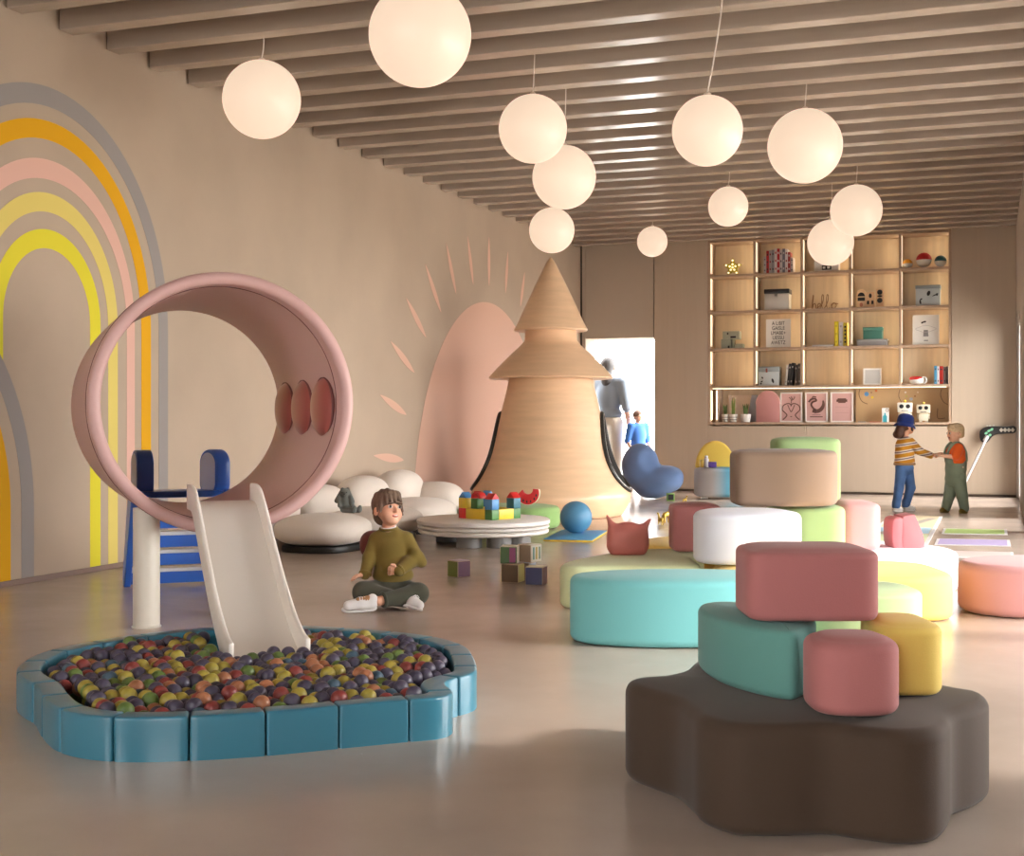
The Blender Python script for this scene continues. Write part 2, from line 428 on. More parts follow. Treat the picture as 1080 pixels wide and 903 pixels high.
# ------------------------------------------------------------------ pendant globes
m_globe = bpy.data.materials.new('opal_glass_lit'); m_globe.use_nodes = True
nt = m_globe.node_tree; b = nt.nodes['Principled BSDF']; b.inputs['Base Color'].default_value = lin((150,140,128))+(1,); b.inputs['Roughness'].default_value = .4
b.inputs['Emission Color'].default_value = lin((255,224,196))+(1,); b.inputs['Emission Strength'].default_value = GLOBE
m_cord = plas('cord_white', (225,215,205)); m_cap = plas('lamp_cap', (215,200,185))
GL = ((276,105,8.96,.264,'far left globe lamp by the rainbow wall, hanging alone'),
      (443,37,6.4,.249,'largest-looking globe lamp, cut by the top of the photo'),
      (562,136,9.65,.25,'upper of the three globe lamps hanging above the tree playhouse'),
      (595,187,10.4,.251,'middle of the three globe lamps hanging above the tree playhouse'),
      (582,243,13,.224,'lowest of the three globe lamps, just over the tree tip'),
      (688,255,17.4,.2,'smallest globe lamp, far back before the bright doorway'),
      (746,138,7.5,.2,'globe lamp on the longest bent white cord'),
      (768,218,13.8,.208,'small globe lamp hanging before the top left shelf end'),
      (849,154,10.5,.295,'big globe lamp hanging in front of the shelves, right of centre'),
      (903,222,13.8,.268,'globe lamp overlapping the top of a lower one before the shelves'),
      (876,256,14.5,.252,'lower globe lamp hiding part of the top shelf row'))
for px, py, d, r, lb in GL:
    p = dep(px, py, d)
    t = thing('pendant_lamp', 'warm white '+lb, 'lamp', p, 0, 'globe pendant lamps')
    obj('globe', ball(r, 48), m_globe, t)
    obj('cap', lathe([(.022,r-.004),(.022,r+.012),(.008,r+.02)], 20), m_cap, t)
    inb = ((p.y-7.72) % .5) < .14
    top = (ZB if inb else ZC)-p.z
    bend = .10 if px == 746 else .015
    pts = [(math.sin(PI*s)*bend*.35+s*bend, 0, r+.015+(top-r-.015)*s) for s in [i/14 for i in range(15)]]
    obj('cord', tube(pts, .0045, 8), m_cord, t)
# ================================================================== RING TUNNEL WITH SLIDE
v_pink, v_pod = vinyl('ring_rose', (206,166,160), .45), vinyl('pod_terracotta', (164,92,84), .28)
m_seam = mat('seam_dark_rose', (120,72,70), .7)
m_cream = mat('slide_cream', (238,230,220), .38, spec=.4)
m_col = mat('column_cream', (214,206,192), .4)
m_blue, m_pblue, m_wtread = plas('royal_blue', (54,104,196), .3), plas('pale_blue', (206,216,238), .4), plas('tread_white', (222,220,222), .4)
T = thing('tunnel_slide', 'big rose ring tunnel with a cream slide running down into the ball pit', 'play slide', (-3.431,5.458,0), math.radians(40.85))
RO, RI, ZT, LT = .63, .57, 1.13, 1.68
prof = []
def arc(cx, cy, r, a0, a1, n=6): return [(cx+r*math.cos(a0+(a1-a0)*i/n), cy+r*math.sin(a0+(a1-a0)*i/n)) for i in range(n+1)]
mid, hw = (RO+RI)/2, (RO-RI)/2
prof = arc(mid, .03, hw, PI, 2*PI, 10)+[(RO,.3),(RO,.8),(RO,1.3)]+arc(mid, LT-.03, hw, 0, PI, 10)+[(RI,1.3),(RI,.8),(RI,.3)]
n = 96
rings = [[(r*math.cos(2*PI*i/n), y, ZT+r*math.sin(2*PI*i/n)) for r, y in prof] for i in range(n)]; rings.append(rings[0])
bm = loft(rings, True, False, False); bmesh.ops.remove_doubles(bm, verts=bm.verts[:], dist=1e-5); bmesh.ops.recalc_face_normals(bm, faces=bm.faces[:])
tun = obj('tunnel', bm, v_pink, T, sharp=60)
def hoop(r, y, w): return tube([(r*math.cos(2*PI*i/96), y, ZT+r*math.sin(2*PI*i/96)) for i in range(96)], w, 6, True)
obj('seam', hoop(RI-.0005, .125, .0028), m_seam, tun); obj('seam', hoop(RO+.0005, .125, .0028), m_seam, tun)
for t in (.37, .87, 1.36):
    obj('cushion_pod', superell((RI-.004,t,1.115), (.062,.212,.155), 2, 2, 40, 24), v_pod, tun)
    obj('pod_piping', tube([(RI-.012+.0*i, t+.216*math.cos(2*PI*i/48), 1.115+.156*math.sin(2*PI*i/48)) for i in range(48)], .007, 6, True), m_seam, tun)
for x, yc in ((-.315,.536),(.2,.75)):
    zt = ZT-math.sqrt(RO*RO-x*x)+.02
    obj('column', lathe([(.074,0),(.074,.006),(.067,.008),(.067,zt)], 32, c=(x,yc,0)), m_col, T)
# slide: a bed with two rounded cheek rails
cur = spline([(.16,.655),(0.0,.652),(-.12,.60),(-.35,.445),(-.62,.275),(-.86,.155),(-1.02,.105),(-1.14,.09)], 6, False)
def strip(x0, x1, lo, hi, bev):
    q = [Vector((p[0], p[1])) for p in cur]
    up = []; dn = []
    for i, p in enumerate(q):
        t = (q[min(i+1,len(q)-1)]-q[max(i-1,0)]).normalized(); nn = Vector((t.y,-t.x)); nn = nn if nn.y > 0 else -nn
        up.append(p+nn*hi); dn.append(p+nn*lo)
    out = up+dn[::-1]
    bm = NB(); A = [bm.verts.new((x0,p.x,p.y)) for p in out]; B = [bm.verts.new((x1,p.x,p.y)) for p in out]
    nn = len(A); bm.faces.new(A); bm.faces.new(B[::-1])
    for i in range(nn): bm.faces.new((A[i],B[i],B[(i+1)%nn],A[(i+1)%nn]))
    bmesh.ops.recalc_face_normals(bm, faces=bm.faces[:])
    if bev: bevel(bm, [e for e in bm.edges if len(e.link_faces) == 2 and e.calc_face_angle(0) > .7], bev, 3)
    return bm
sl = obj('slide_chute', strip(-.142,.142,-.03,.0,0), m_cream, T)
for x in (-.163, .141):
    obj('side_rail', strip(x,x+.022,-.04,.085,.009), m_cream, sl)
# access steps at the far end
st = thing('steps', None, None); st.parent = T
obj('platform', box((-.25,1.70,.585),(.25,1.93,.625), .008), m_blue, st)
for s in (-1, 1):
    out = [(1.70,.6),(1.70,.63),(1.93,.63),(2.32,.10),(2.32,0),(2.22,0)]
    bm = slab(out, -.02, .02, .006, Matrix(((0,0,1,.27*s),(1,0,0,0),(0,1,0,0),(0,0,0,1)))); obj('stringer', bm, m_blue, st, smooth=False)
    hp = [Vector((1.83+.1*math.cos(a), .68+.09*math.sin(a)+(.10 if math.sin(a) > 0 else -.01))) for a in [2*PI*i/40 for i in range(40)]]
    Mh = Matrix.Translation((.215*s,1.83,0)) @ Matrix.Rotation(math.radians(24 if s > 0 else 6),4,'Z') @ Matrix.Translation((-.215*s,-1.83,0)) @ Matrix(((0,0,1,.215*s),(1,0,0,0),(0,1,0,0),(0,0,0,1)))
    g = obj('grab_plate', slab(hp, -.05, .05, .012, Mh), m_blue, st)
    obj('grab_plate_face', join(slab(inset(hp,.02), .0495, .0525, 0, Mh), slab(inset(hp,.02), -.0525, -.0495, 0, Mh)), m_pblue, g)
for k, (y, z) in enumerate(((1.97,.47),(2.06,.345),(2.15,.225),(2.24,.10))):
    r_ = obj('riser', box((-.25,y-.03,z-.085),(.25,y-.005,z-.012), .004), m_blue, st)
    obj('tread', box((-.25,y-.04,z-.012),(.25,y+.09,z+.012), .005), m_wtread, r_)

# ================================================================== BALL PIT
v_teal = mat('vinyl_pit_blue', (56,118,140), .28, spec=.5, coat=.25)
OUT = [(-3.303,3.87),(-3.393,3.985),(-3.475,4.16),(-3.505,4.337),(-3.478,4.54),(-3.392,4.778),(-3.25,4.97),(-3.062,5.105),(-2.864,5.19),(-2.622,5.194),(-2.36,5.165),(-2.16,5.09),(-1.99,4.94),(-1.88,4.75),(-1.79,4.56),(-1.748,4.42),(-1.78,4.24),(-1.695,4.10),(-1.70,3.995),(-1.80,3.905),(-1.955,3.762),(-2.128,3.605),(-2.31,3.478),(-2.494,3.395),(-2.65,3.39),(-2.79,3.445),(-2.95,3.575),(-3.09,3.71),(-3.20,3.785)]
oo = resample([Vector((p[0],p[1])) for p in spline([(a,c,0) for a, c in OUT], 8)], 192)
PW, PH = .085, .138
ii = inset(oo, PW)
PIT = thing('ball_pit', 'low blue padded wavy-edged ball pit wall standing on the floor at the left', 'ball pit', (0,0,0))
NS = 24; per = 192//NS
for s in range(NS):
    a = [oo[(s*per+k) % 192] for k in range(per+1)]; c = [ii[(s*per+k) % 192] for k in range(per+1)]
    ta = (a[1]-a[0]).normalized()*.0022; tb = (a[-2]-a[-1]).normalized()*.0022
    a[0] = a[0]+ta; c[0] = c[0]+ta; a[-1] = a[-1]+tb; c[-1] = c[-1]+tb
    bm = slab(a+c[::-1], 0, PH)
    bevel(bm, [e for e in bm.edges if (e.verts[0].co.z > PH-.001 and e.verts[1].co.z > PH-.001) or abs(e.verts[0].co.z-e.verts[1].co.z) > .05 and min((e.verts[0].co.xy-q).length for q in (a[0],a[-1],c[0],c[-1])) < .0005], .009, 3)
    obj('wall_segment', bm, v_teal, PIT, sharp=50)
obj('floor_mat', slab(inset(oo, PW*.7), .001, .02), v_teal, PIT, smooth=False)
# the balls: hexagonal packing with jitter; the 300 nearest are individuals
BR = .0285
inn = inset(oo, PW+BR+.003)
def inside(x, y, poly):
    r = False; j = len(poly)-1
    for i in range(len(poly)):
        a, c = poly[i], poly[j]
        if (a.y > y) != (c.y > y) and x < (c.x-a.x)*(y-a.y)/(c.y-a.y)+a.x: r = not r
        j = i
    return r
TW = T.location; TA = T.rotation_euler.z
def to_slide(x, y):
    dx, dy = x-TW.x, y-TW.y
    return dx*math.cos(TA)+dy*math.sin(TA), -dx*math.sin(TA)+dy*math.cos(TA)
spots = []
rr = random.Random(3); dxh = 2*BR*1.035; dyh = dxh*.87
row = 0; y = 2.9
while y < 5.7:
    x = -3.9+(dxh/2 if row % 2 else 0)
    while x < -1.2:
        ux, uy = x+2.55+rr.uniform(-.001,.001), y-4.3+rr.uniform(-.001,.001)
        px_, py_ = -2.55+ux*.956-uy*.292, 4.3+ux*.292+uy*.956
        if inside(px_, py_, inn):
            lx, ly = to_slide(px_, py_)
            z = .098+rr.uniform(0,.032)
            if abs(lx) < .165+BR and -1.17 < ly < .2:
                zs = .09-.035 if ly < -1.0 else .10+(-1.0-ly)*-.4
                if -1.175 < ly: 
                    x += dxh; continue
            spots.append((px_, py_, z))
        x += dxh
    y += dyh; row += 1
BC = {'purple': (72,65,82), 'yellow': (158,142,62), 'red': (132,58,54), 'orange': (160,104,74), 'green': (92,112,56), 'teal': (68,90,106)}
bm_ = {k: mat('ball_'+k, v, .38, spec=.45, var=.14, vscale=26, bump=.5, bscale=90) for k, v in BC.items()}
names = list(BC); wts = [48, 19, 13, 11, 6, 3]
fwd = Vector((-SS, CC))
spots.sort(key=lambda p: p[0]*fwd.x+p[1]*fwd.y)
ball_me = {k: mesh_from_bm('pit_ball', ball(BR, 18)) for k in names}
for k in names: ball_me[k].materials.append(bm_[k])
fillb = NB(); 
def zone(x, y):
    lx, ly = to_slide(x, y)
    if abs(lx) < .3 and ly > -1.4: return 'by the slide foot'
    l = x*CC+y*SS; d = -x*SS+y*CC
    if l < -1.78: return 'at the left end of the pit'
    if l > -.62: return 'at the right end of the pit'
    return 'near the front wall of the pit' if d < 4.75 else 'in the middle of the pit'
rest = []
for i, (x, y, z) in enumerate(spots):
    c = rr.choices(names, wts)[0]
    if i < 300:
        o = bpy.data.objects.new('pit_ball', ball_me[c]); COL.objects.link(o); o.location = (x, y, z)
        o.rotation_euler = (rr.random()*6, rr.random()*6, 0)
        zn = zone(x, y)
        tag(o, f'{c} plastic ball among the balls {zn}', 'ball', 'balls in the ball pit')
    else: rest.append((x, y, z, c))
stuff = NB()
src = {k: [bm_[k]] for k in names}
vv, ff, mi = [], [], []
tb = ball(BR, 16); tb.verts.ensure_lookup_table(); bv = [v.co.copy() for v in tb.verts]; bf = [[v.index for v in f.verts] for f in tb.faces]; tb.free()
def add_stuff(x, y, z, c):
    b0 = len(vv); vv.extend((v.x+x, v.y+y, v.z+z) for v in bv); ff.extend([[b0+i for i in f] for f in bf]); mi.extend([names.index(c)]*len(bf))
for x, y, z, c in rest: add_stuff(x, y, z, c)
inn2 = inset(oo, PW+BR+.012)
for x, y, z in spots:
    fx, fy = x+.956*dxh/2-.292*dyh/3, y+.292*dxh/2+.956*dyh/3; lx, ly = to_slide(fx, fy)
    if inside(fx, fy, inn2) and not (abs(lx) < .2 and -1.22 < ly < .2): add_stuff(fx, fy, .0495, rr.choices(names, wts)[0])
me = bpy.data.meshes.new('pit_balls'); me.from_pydata(vv, [], ff); me.polygons.foreach_set('use_smooth', [True]*len(ff))
for k in names: me.materials.append(bm_[k])
me.polygons.foreach_set('material_index', mi)
so = bpy.data.objects.new('pit_balls', me); COL.objects.link(so)
tag(so, 'mass of mixed plastic balls filling the back half of the blue pit', 'balls', None, 'stuff')

# ================================================================== TREE PLAYHOUSE
nt_w = mat('wood_tree_ply', (220,184,148), .36, spec=.45, var=.06, vscale=2.2, stretch=(1.2,1.2,9), bump=.03, bscale=30, coat=.15)
tc = dep(581,443,14.6); K = .0105
TR = thing('tree_playhouse', 'wooden tree shaped playhouse with a flared trunk and two pointed tiers', 'playhouse', (tc.x,tc.y,0), YAW)
TP = [(.76,0),(.80,.02),(.86,.12),(.885,.2),(.875,.26),(.80,.40),(.735,.54),(.69,.65),(.64,.80),(.60,.94),(.555,1.11),(.52,1.26),(.49,1.38),(.47,1.48),(.465,1.53)]
tr_s = [(v.x, v.y) for v in spline([(a, b, 0) for a, b in TP], 5, False)]
trunk = obj('trunk', lathe(tr_s, 80), nt_w, TR, sharp=50)
obj('lower_tier', lathe([(.44,1.525),(.66,1.50),(.683,1.505),(.69,1.52),(.60,1.62),(.45,1.77),(.33,1.88),(.29,1.93),(.285,2.06)], 80), nt_w, TR)
obj('top_tier', lathe([(.28,2.045),(.38,2.03),(.402,2.035),(.407,2.05),(.36,2.14),(.26,2.36),(.15,2.59),(.05,2.79),(.012,2.845),(.0,2.85)], 80), nt_w, TR)
m_rub, m_shade = mat('rubber_black', (38,38,36), .35), mat('interior_shade', (20,18,16), .9)
m_rim = mat('steel_edge', (200,200,200), .3, metal=.6)
def rad(z):
    for (r0, z0), (r1, z1) in zip(tr_s, tr_s[1:]):
        if z0 <= z <= z1: return r0+(r1-r0)*(z-z0)/max(1e-9, z1-z0)
    return .7
for az0, nm in ((math.radians(-9),'right'), (math.radians(172),'left')):
    A, B, zc = math.radians(23), .42, .70
    P = []; P2 = []
    for i in range(64):
        t = 2*PI*i/64; z = zc+B*math.sin(t); a = az0+A*math.cos(t)*(1-.25*math.sin(t)); r = rad(z)
        P.append(((r+.012)*math.cos(a), (r+.012)*math.sin(a), z)); P2.append(((r+.034)*math.cos(a), (r+.034)*math.sin(a), z))
    op = obj('doorway', tube(P, .026, 10, True), m_rub, TR)
    obj('rim_edge', tube(P2, .006, 6, True), m_rim, op)
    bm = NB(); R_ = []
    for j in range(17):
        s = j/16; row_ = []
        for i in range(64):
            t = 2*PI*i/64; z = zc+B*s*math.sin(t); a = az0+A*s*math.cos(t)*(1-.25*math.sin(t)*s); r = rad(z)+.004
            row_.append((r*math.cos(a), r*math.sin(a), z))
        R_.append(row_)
    bm = loft(R_[1:], True, True, False); obj('shade_patch', bm, m_shade, op, smooth=False)  # dark sheet on the closed trunk; its colour stands in for interior shade

# ================================================================== SEATS AND SOFA
f_ivory = mat('fabric_boucle_ivory', (222,210,198), .9, spec=.2, bump=.35, bscale=150, sheen=.2)
m_black = mat('plinth_black', (22,20,20), .5)
SO = thing('sofa', 'ivory puffy modular sofa of rounded pads along the left wall', 'sofa', (-5.1,10.4,0), 0)
def L(x, y, z=0): return (x+5.1, y-10.4, z)
for x, y, rx, ry, rz, zc in ((-5.06,9.5,.36,.40,.130,.165),(-5.03,10.42,.36,.50,.130,.165),(-5.12,11.42,.36,.50,.14,.175)):
    obj('seat_pad', superell(L(x,y,zc), (rx,ry,rz), 2.5, 2.6), f_ivory, SO)
    obj('plinth', slab(oval(x+5.1,y-10.4,rx*.8,ry*.82,0,3), 0, .05, .008), m_black, SO)
for x, y, rx, ry, h in ((-5.52,9.42,.19,.37,.50),(-5.5,10.22,.19,.38,.49),(-5.46,11.02,.20,.38,.535),(-5.46,11.82,.20,.38,.56)):
    obj('back_pad', superell(L(x,y,.12+(h-.12)/2), (rx,ry,(h-.12)/2), 2.3, 2.4, M=None), f_ivory, SO)
obj('arm_pad', superell(L(-5.2,12.12,.235), (.30,.24,.20), 2.5, 2.6), f_ivory, SO)
# blue womb-like chair
cb = dep(688,500,17.5); 
f_blue = mat('fabric_denim_blue', (104,130,174), .9, spec=.2, bump=.3, bscale=120, sheen=.2)
BCp = [ell((-.155,.04,.43),(.25,.26,.31),.06), ell((.10,.0,.25),(.31,.29,.19),.08), ell((-.0,.0,.16),(.24,.25,.155),.06), ell((.24,-.0,.33),(.155,.25,.10),.07), ell((.0,-.34,.55),(.22,.22,.2),.06,op='sub')]
bm = organic(BCp, .016); 
for v in bm.verts: v.co.z = max(v.co.z, .004)
tag(obj('lounge_chair', bm, f_blue, None, (cb.x,cb.y,0), YAW), 'sculpted blue fabric lounge chair beside the bright doorway', 'chair')
# yellow-backed seat with a grey to blue drum seat
cy_ = dep(757,500,17.6)
m_grad = bpy.data.materials.new('fabric_two_tone_grey_blue'); m_grad.use_nodes = True
nt = m_grad.node_tree; b = nt.nodes['Principled BSDF']; b.inputs['Roughness'].default_value = .8
tcn = nt.nodes.new('ShaderNodeTexCoord'); sx = nt.nodes.new('ShaderNodeSeparateXYZ'); rp = nt.nodes.new('ShaderNodeValToRGB')
nt.links.new(tcn.outputs['Object'], sx.inputs[0]); mr = nt.nodes.new('ShaderNodeMapRange'); mr.inputs['From Min'].default_value = -.3; mr.inputs['From Max'].default_value = .3
nt.links.new(sx.outputs['X'], mr.inputs['Value']); nt.links.new(mr.outputs['Result'], rp.inputs['Fac'])
rp.color_ramp.elements[0].position = .3; rp.color_ramp.elements[0].color = lin((186,186,188))+(1,); rp.color_ramp.elements[1].position = .62; rp.color_ramp.elements[1].color = lin((84,146,172))+(1,)
nt.links.new(rp.outputs['Color'], b.inputs['Base Color'])
YC = thing('tub_chair', 'seat with round yellow back and grey to blue drum base by back wall', 'chair', (cy_.x,cy_.y,0), YAW)
obj('seat', pouf(oval(0,0,.31,.29,0,2.6), .03, .42, .05), m_grad, YC)
bo = [Vector((.27*math.cos(a), .40+.37*math.sin(a))) for a in [PI*i/30 for i in range(31)]]
obj('backrest', slab(bo, -.26, -.18, .03, XZ @ Matrix.Translation((0,0,0)), 3), fabric('mustard', (232,200,92)), YC)
for sx_ in (-.2, .2): obj('foot', cbox((sx_,-.15,.015),(.09,.06,.03), .005), m_wtread, YC)

# low round table of three discs on drum legs
tt = dep(510,548,11.2); m_tab = mat('table_offwhite', (228,222,216), .4)
TB = thing('round_table', 'low round off-white three-layer table carrying the toy castle', 'table', (tt.x,tt.y,0), YAW)
for z0, z1, r in ((.095,.132,.555),(.136,.166,.56),(.170,.215,.565)):
    obj('table_top', lathe([(r-.012,z0),(r,z0+.01),(r,z1-.01),(r-.012,z1)], 96), m_tab, TB)
m_leg = mat('table_leg_grey', (120,118,116), .5)
for a in (math.radians(252), math.radians(292), math.radians(325), math.radians(60), math.radians(150)):
    obj('leg', lathe([(.10,0),(.104,.004),(.104,.095)], 32, c=(.36*math.cos(a),.36*math.sin(a),0)), m_leg, TB)

# soft grey rabbit
rb = dep(364,541,10.95); f_grey = mat('plush_grey', (112,116,112), .95, spec=.15, bump=.4, bscale=220, sheen=.3)
RB = [ell((0,0,.075),(.055,.05,.075),.02), ell((0,-.005,.165),(.045,.042,.04),.015), cap((.03,-.03,.03),(.12,-.06,.025),.026,.022,.015), cap((-.01,-.04,.03),(.08,-.10,.025),.026,.022,.015), ell((.13,-.06,.04),(.018,.02,.03),.01), ell((.09,-.10,.04),(.018,.02,.03),.01),
      cap((-.022,.0,.198),(-.068,-.012,.10),.014,.021,.006), cap((.022,.0,.198),(.062,-.02,.095),.014,.021,.006), cap((.045,-.01,.12),(.07,-.05,.06),.018,.016,.012), cap((-.045,-.01,.12),(-.04,-.05,.06),.018,.016,.012)]
r_o = thing('plush_rabbit', 'grey long eared plush rabbit sitting on the ivory sofa', 'soft toy', (rb.x,rb.y,.278), YAW)
obj('body', organic(RB, .005), f_grey, r_o)
for s in (-1,1): obj('eye', ball(.005, 10, (s*.018,-.044,.172)), m_black, r_o)
obj('nose', ball(.006, 10, (0,-.048,.158)), m_black, r_o)
# maroon roll behind the boy
mb = dep(394,577,9.95)
tag(obj('floor_cushion', superell((0,0,0),(.10,.10,.108),2.4,2.4), vinyl('maroon',(112,48,46)), None, (mb.x,mb.y,.109)), 'small maroon rounded cushion on the floor behind the seated boy', 'cushion')

# green low pouf, watermelon toy, blue ball on its mat
f_lg, f_sage, f_teal, f_turq = fabric('leaf_green',(150,174,120)), fabric('sage',(206,214,166)), fabric('deep_teal',(98,150,142)), fabric('turquoise',(120,192,194))
f_rose, f_salmon, f_yel, f_white = fabric('dusty_rose',(176,112,110)), fabric('salmon_pink',(206,150,150)), fabric('butter_yellow',(238,206,108)), fabric('white',(234,235,244))
f_pale, f_taupe, f_brown, f_cream = fabric('pale_green',(170,190,140)), fabric('taupe',(144,120,101)), fabric('brown',(72,57,46)), fabric('cream',(236,222,180))
f_mgreen = fabric('meadow_green',(142,176,108))
gb = dep(541,560,12.87)
tag(obj('pouf', pouf(oval(0,0,.46,.45), .005, .225, .05), f_mgreen, None, (gb.x,gb.y,0), YAW), 'green round pouf behind the low table, watermelon toy on it', 'pouf')
wmp = dep(557,534,12.75)
WM = thing('watermelon_toy', 'red watermelon slice toy lying on the green pouf', 'toy', (wmp.x,wmp.y,.227), YAW-.15)
m_red, m_seed, m_rind = plas('toy_red',(205,40,44),.4), m_black, plas('rind',(232,220,190),.5)
arc_o = [(.11*math.cos(a)+.0, .115+.11*math.sin(a)) for a in [math.radians(190+190*i/24) for i in range(25)]]
arc_i = [(.05*math.cos(a)+.0, .15+.045*math.sin(a)) for a in [math.radians(10-190*i/24) for i in range(25)]]
obj('flesh', slab(arc_o+arc_i, -.03, .03, .006, XZ), m_red, WM)
obj('rind', slab([(x*1.04,.115+(z-.115)*1.04) for x, z in arc_o]+[(x*.985,.115+(z-.115)*.985) for x, z in arc_o][::-1], -.028, .028, 0, XZ), m_rind, WM)
for k, a in enumerate((215,240,265,290,318,345)):
    x, z = .085*math.cos(math.radians(a)), .118+.085*math.sin(math.radians(a))
    obj('seed', superell((x,-.031,z),(.007,.004,.013)), m_seed, WM)
MQ = [Vector(p) for p in ((-3.625,10.814),(-3.199,10.874),(-3.34,11.835),(-3.766,11.775))]
MT = thing('play_mat', 'thin blue mat with yellow underside under the blue ball', 'mat', (-3.48,11.32,0))
mq = [p-Vector((-3.48,11.32)) for p in MQ]
obj('yellow_base', slab(mq, .001, .014, .003), plas('mat_yellow',(232,196,40),.6), MT); obj('blue_top', slab(inset(mq,.003), .014, .022, .003), plas('mat_blue',(84,156,204),.6), MT)
v_ball = vinyl('ball_blue', (84,138,172), .4)
bl = dep(607.5,550,12.0)
bo_ = ball(.147, 48); 
for v in bo_.verts: v.co.z = max(v.co.z, -.142)
tag(obj('gym_ball', bo_, v_ball, None, (bl.x,bl.y,.0225+.142)), 'matt blue ball resting on the thin blue and yellow mat', 'ball')
# ================================================================== POUF LANDSCAPE
# plan coordinates below: l = sideways, d = away, measured from the viewpoint's plumb line
def W(l, d): return Vector((l*CC-d*SS, l*SS+d*CC))
def pf(name, label, cat, outline, z0, z1, m, r=.04, loc=None, group='soft play poufs', puff=.012):
    """outline in l,d"""
    q = [W(*p) for p in outline]; c = sum(q, Vector((0,0)))/len(q)
    return tag(obj(name, pouf([p-c for p in q], 0, z1-z0, r, puff=puff), m, None, (c.x,c.y,z0), sharp=0), label, cat, group)
def ov(l, d, rl, rd, e=2.0, rot=0): return [(p.x, p.y) for p in oval(l, d, rl, rd, rot, e)]
def sp(pts): return [(p.x, p.y) for p in spline([(a, b, 0) for a, b in pts], 8)]
# near group
BRN = [(-1.005,3.765),(-.975,3.69),(-.90,3.625),(-.815,3.555),(-.745,3.44),(-.695,3.352),(-.603,3.295),(-.49,3.32),(-.386,3.372),(-.30,3.36),(-.2,3.36),(-.12,3.415),(-.095,3.52),(-.085,3.64),(-.035,3.74),(.0,3.85),(-.02,3.95),(-.1,4.0),(-.17,4.1),(-.22,4.28),(-.35,4.38),(-.5,4.32),(-.62,4.28),(-.75,4.36),(-.86,4.30),(-.885,4.15),(-.885,3.98),(-.925,3.87),(-.98,3.83)]
bq = [(x*CC+y*SS, -x*SS+y*CC) for x, y in BRN]
pf('base_pouf', 'large brown wavy star shaped pouf on the floor, carrying four smaller poufs', 'pouf', sp(bq), .002, .30, f_brown, .036)
def wl2(pts): return [(x*CC+y*SS, -x*SS+y*CC) for x, y in pts]
pf('block_pouf', 'deep teal fan shaped pouf standing on the big brown pouf', 'pouf', sp(wl2([(-.835,4.0),(-.80,3.86),(-.71,3.70),(-.60,3.595),(-.51,3.55),(-.475,3.58),(-.455,3.74),(-.50,3.95),(-.66,4.07),(-.79,4.07)])), .301, .499, f_teal, .022)
pf('block_pouf', 'dusty rose drum pouf at the front edge of the brown pouf', 'pouf', ov(.878,3.42,.116,.116,2.7), .301, .50, f_rose, .028)
pf('block_pouf', 'butter yellow pouf on the brown pouf, right of the rose drum', 'pouf', ov(1.09,3.70,.097,.14,3), .301, .499, f_yel, .022)
pf('block_pouf', 'dusty rose rounded block lying across the teal and yellow poufs', 'pouf', ov(.826,3.715,.183,.145,5.5), .5015, .702, f_rose, .02)
# middle group, on the floor
pf('floor_pouf', 'turquoise oval pouf on the floor, front left of the pouf cluster', 'pouf', ov(.812,6.29,.535,.265,2.3), .002, .322, f_turq, .035)
pf('floor_pouf', 'sage green wide pouf with rose eared cushion, left of the cluster', 'pouf', sp([(.27,7.40),(.36,7.28),(.60,7.33),(.84,7.30),(1.02,7.30),(1.07,7.45),(1.07,7.8),(1.18,8.1),(1.15,8.32),(.95,8.32),(.72,8.22),(.55,7.98),(.36,7.68)]), .002, .252, f_sage, .035)
pf('floor_pouf', 'butter yellow wide pouf on the floor beside the pink one', 'pouf', ov(1.735,7.21,.615,.42,4), .002, .252, f_yel, .04)
pf('floor_pouf', 'pale green small pouf in front of the wide yellow pouf', 'pouf', ov(1.69,6.42,.28,.26,3), .002, .248, f_pale, .03)
pf('floor_pouf', 'bright white oval pouf with pink wedge toy, behind the yellow pouf', 'pouf', ov(2.1,8.32,.68,.66), .002, .25, f_white, .035)
pf('floor_pouf', 'salmon pink oval pouf on the floor at the right photo edge', 'pouf', ov(2.97,7.22,.51,.35,2.2), .002, .29, f_salmon, .045)
pf('floor_pouf', 'cream and yellow oval pouf behind the rose eared cushion', 'pouf', ov(1.13,8.83,.27,.42), .002, .245, f_yel, .03)
# middle group, second tier
pf('block_pouf', 'dusty rose upright block pouf left of the tall white pouf', 'pouf', ov(1.12,8.08,.15,.15,5), .2535, .545, f_rose, .03)
pf('block_pouf', 'white rounded upright pouf under the taupe block', 'pouf', sp([(1.02,7.42),(1.06,7.26),(1.20,7.19),(1.4,7.20),(1.56,7.26),(1.615,7.36),(1.60,7.55),(1.52,7.70),(1.30,7.73),(1.10,7.66)]), .2535, .546, f_white, .035)
pf('block_pouf', 'leaf green pouf below and behind the taupe block', 'pouf', ov(1.80,8.10,.195,.37,4), .2535, .545, f_lg, .03)
pf('block_pouf', 'taupe rounded block perched on the white and green poufs', 'pouf', sp([(1.305,7.74),(1.33,7.66),(1.47,7.63),(1.64,7.60),(1.78,7.62),(1.88,7.69),(1.935,7.83),(1.93,7.98),(1.86,8.06),(1.6,8.08),(1.37,8.05),(1.31,7.93)]), .5475, .878, f_taupe, .035)
pf('block_pouf', 'leaf green upright pouf standing behind the taupe block, topmost of stack', 'pouf', ov(1.845,8.30,.205,.15,5), .5465, .945, f_lg, .03)
pf('block_pouf', 'salmon pink upright block pouf right of the leaf green pouf', 'pouf', ov(2.14,8.25,.135,.20,4), .252, .548, f_salmon, .035)

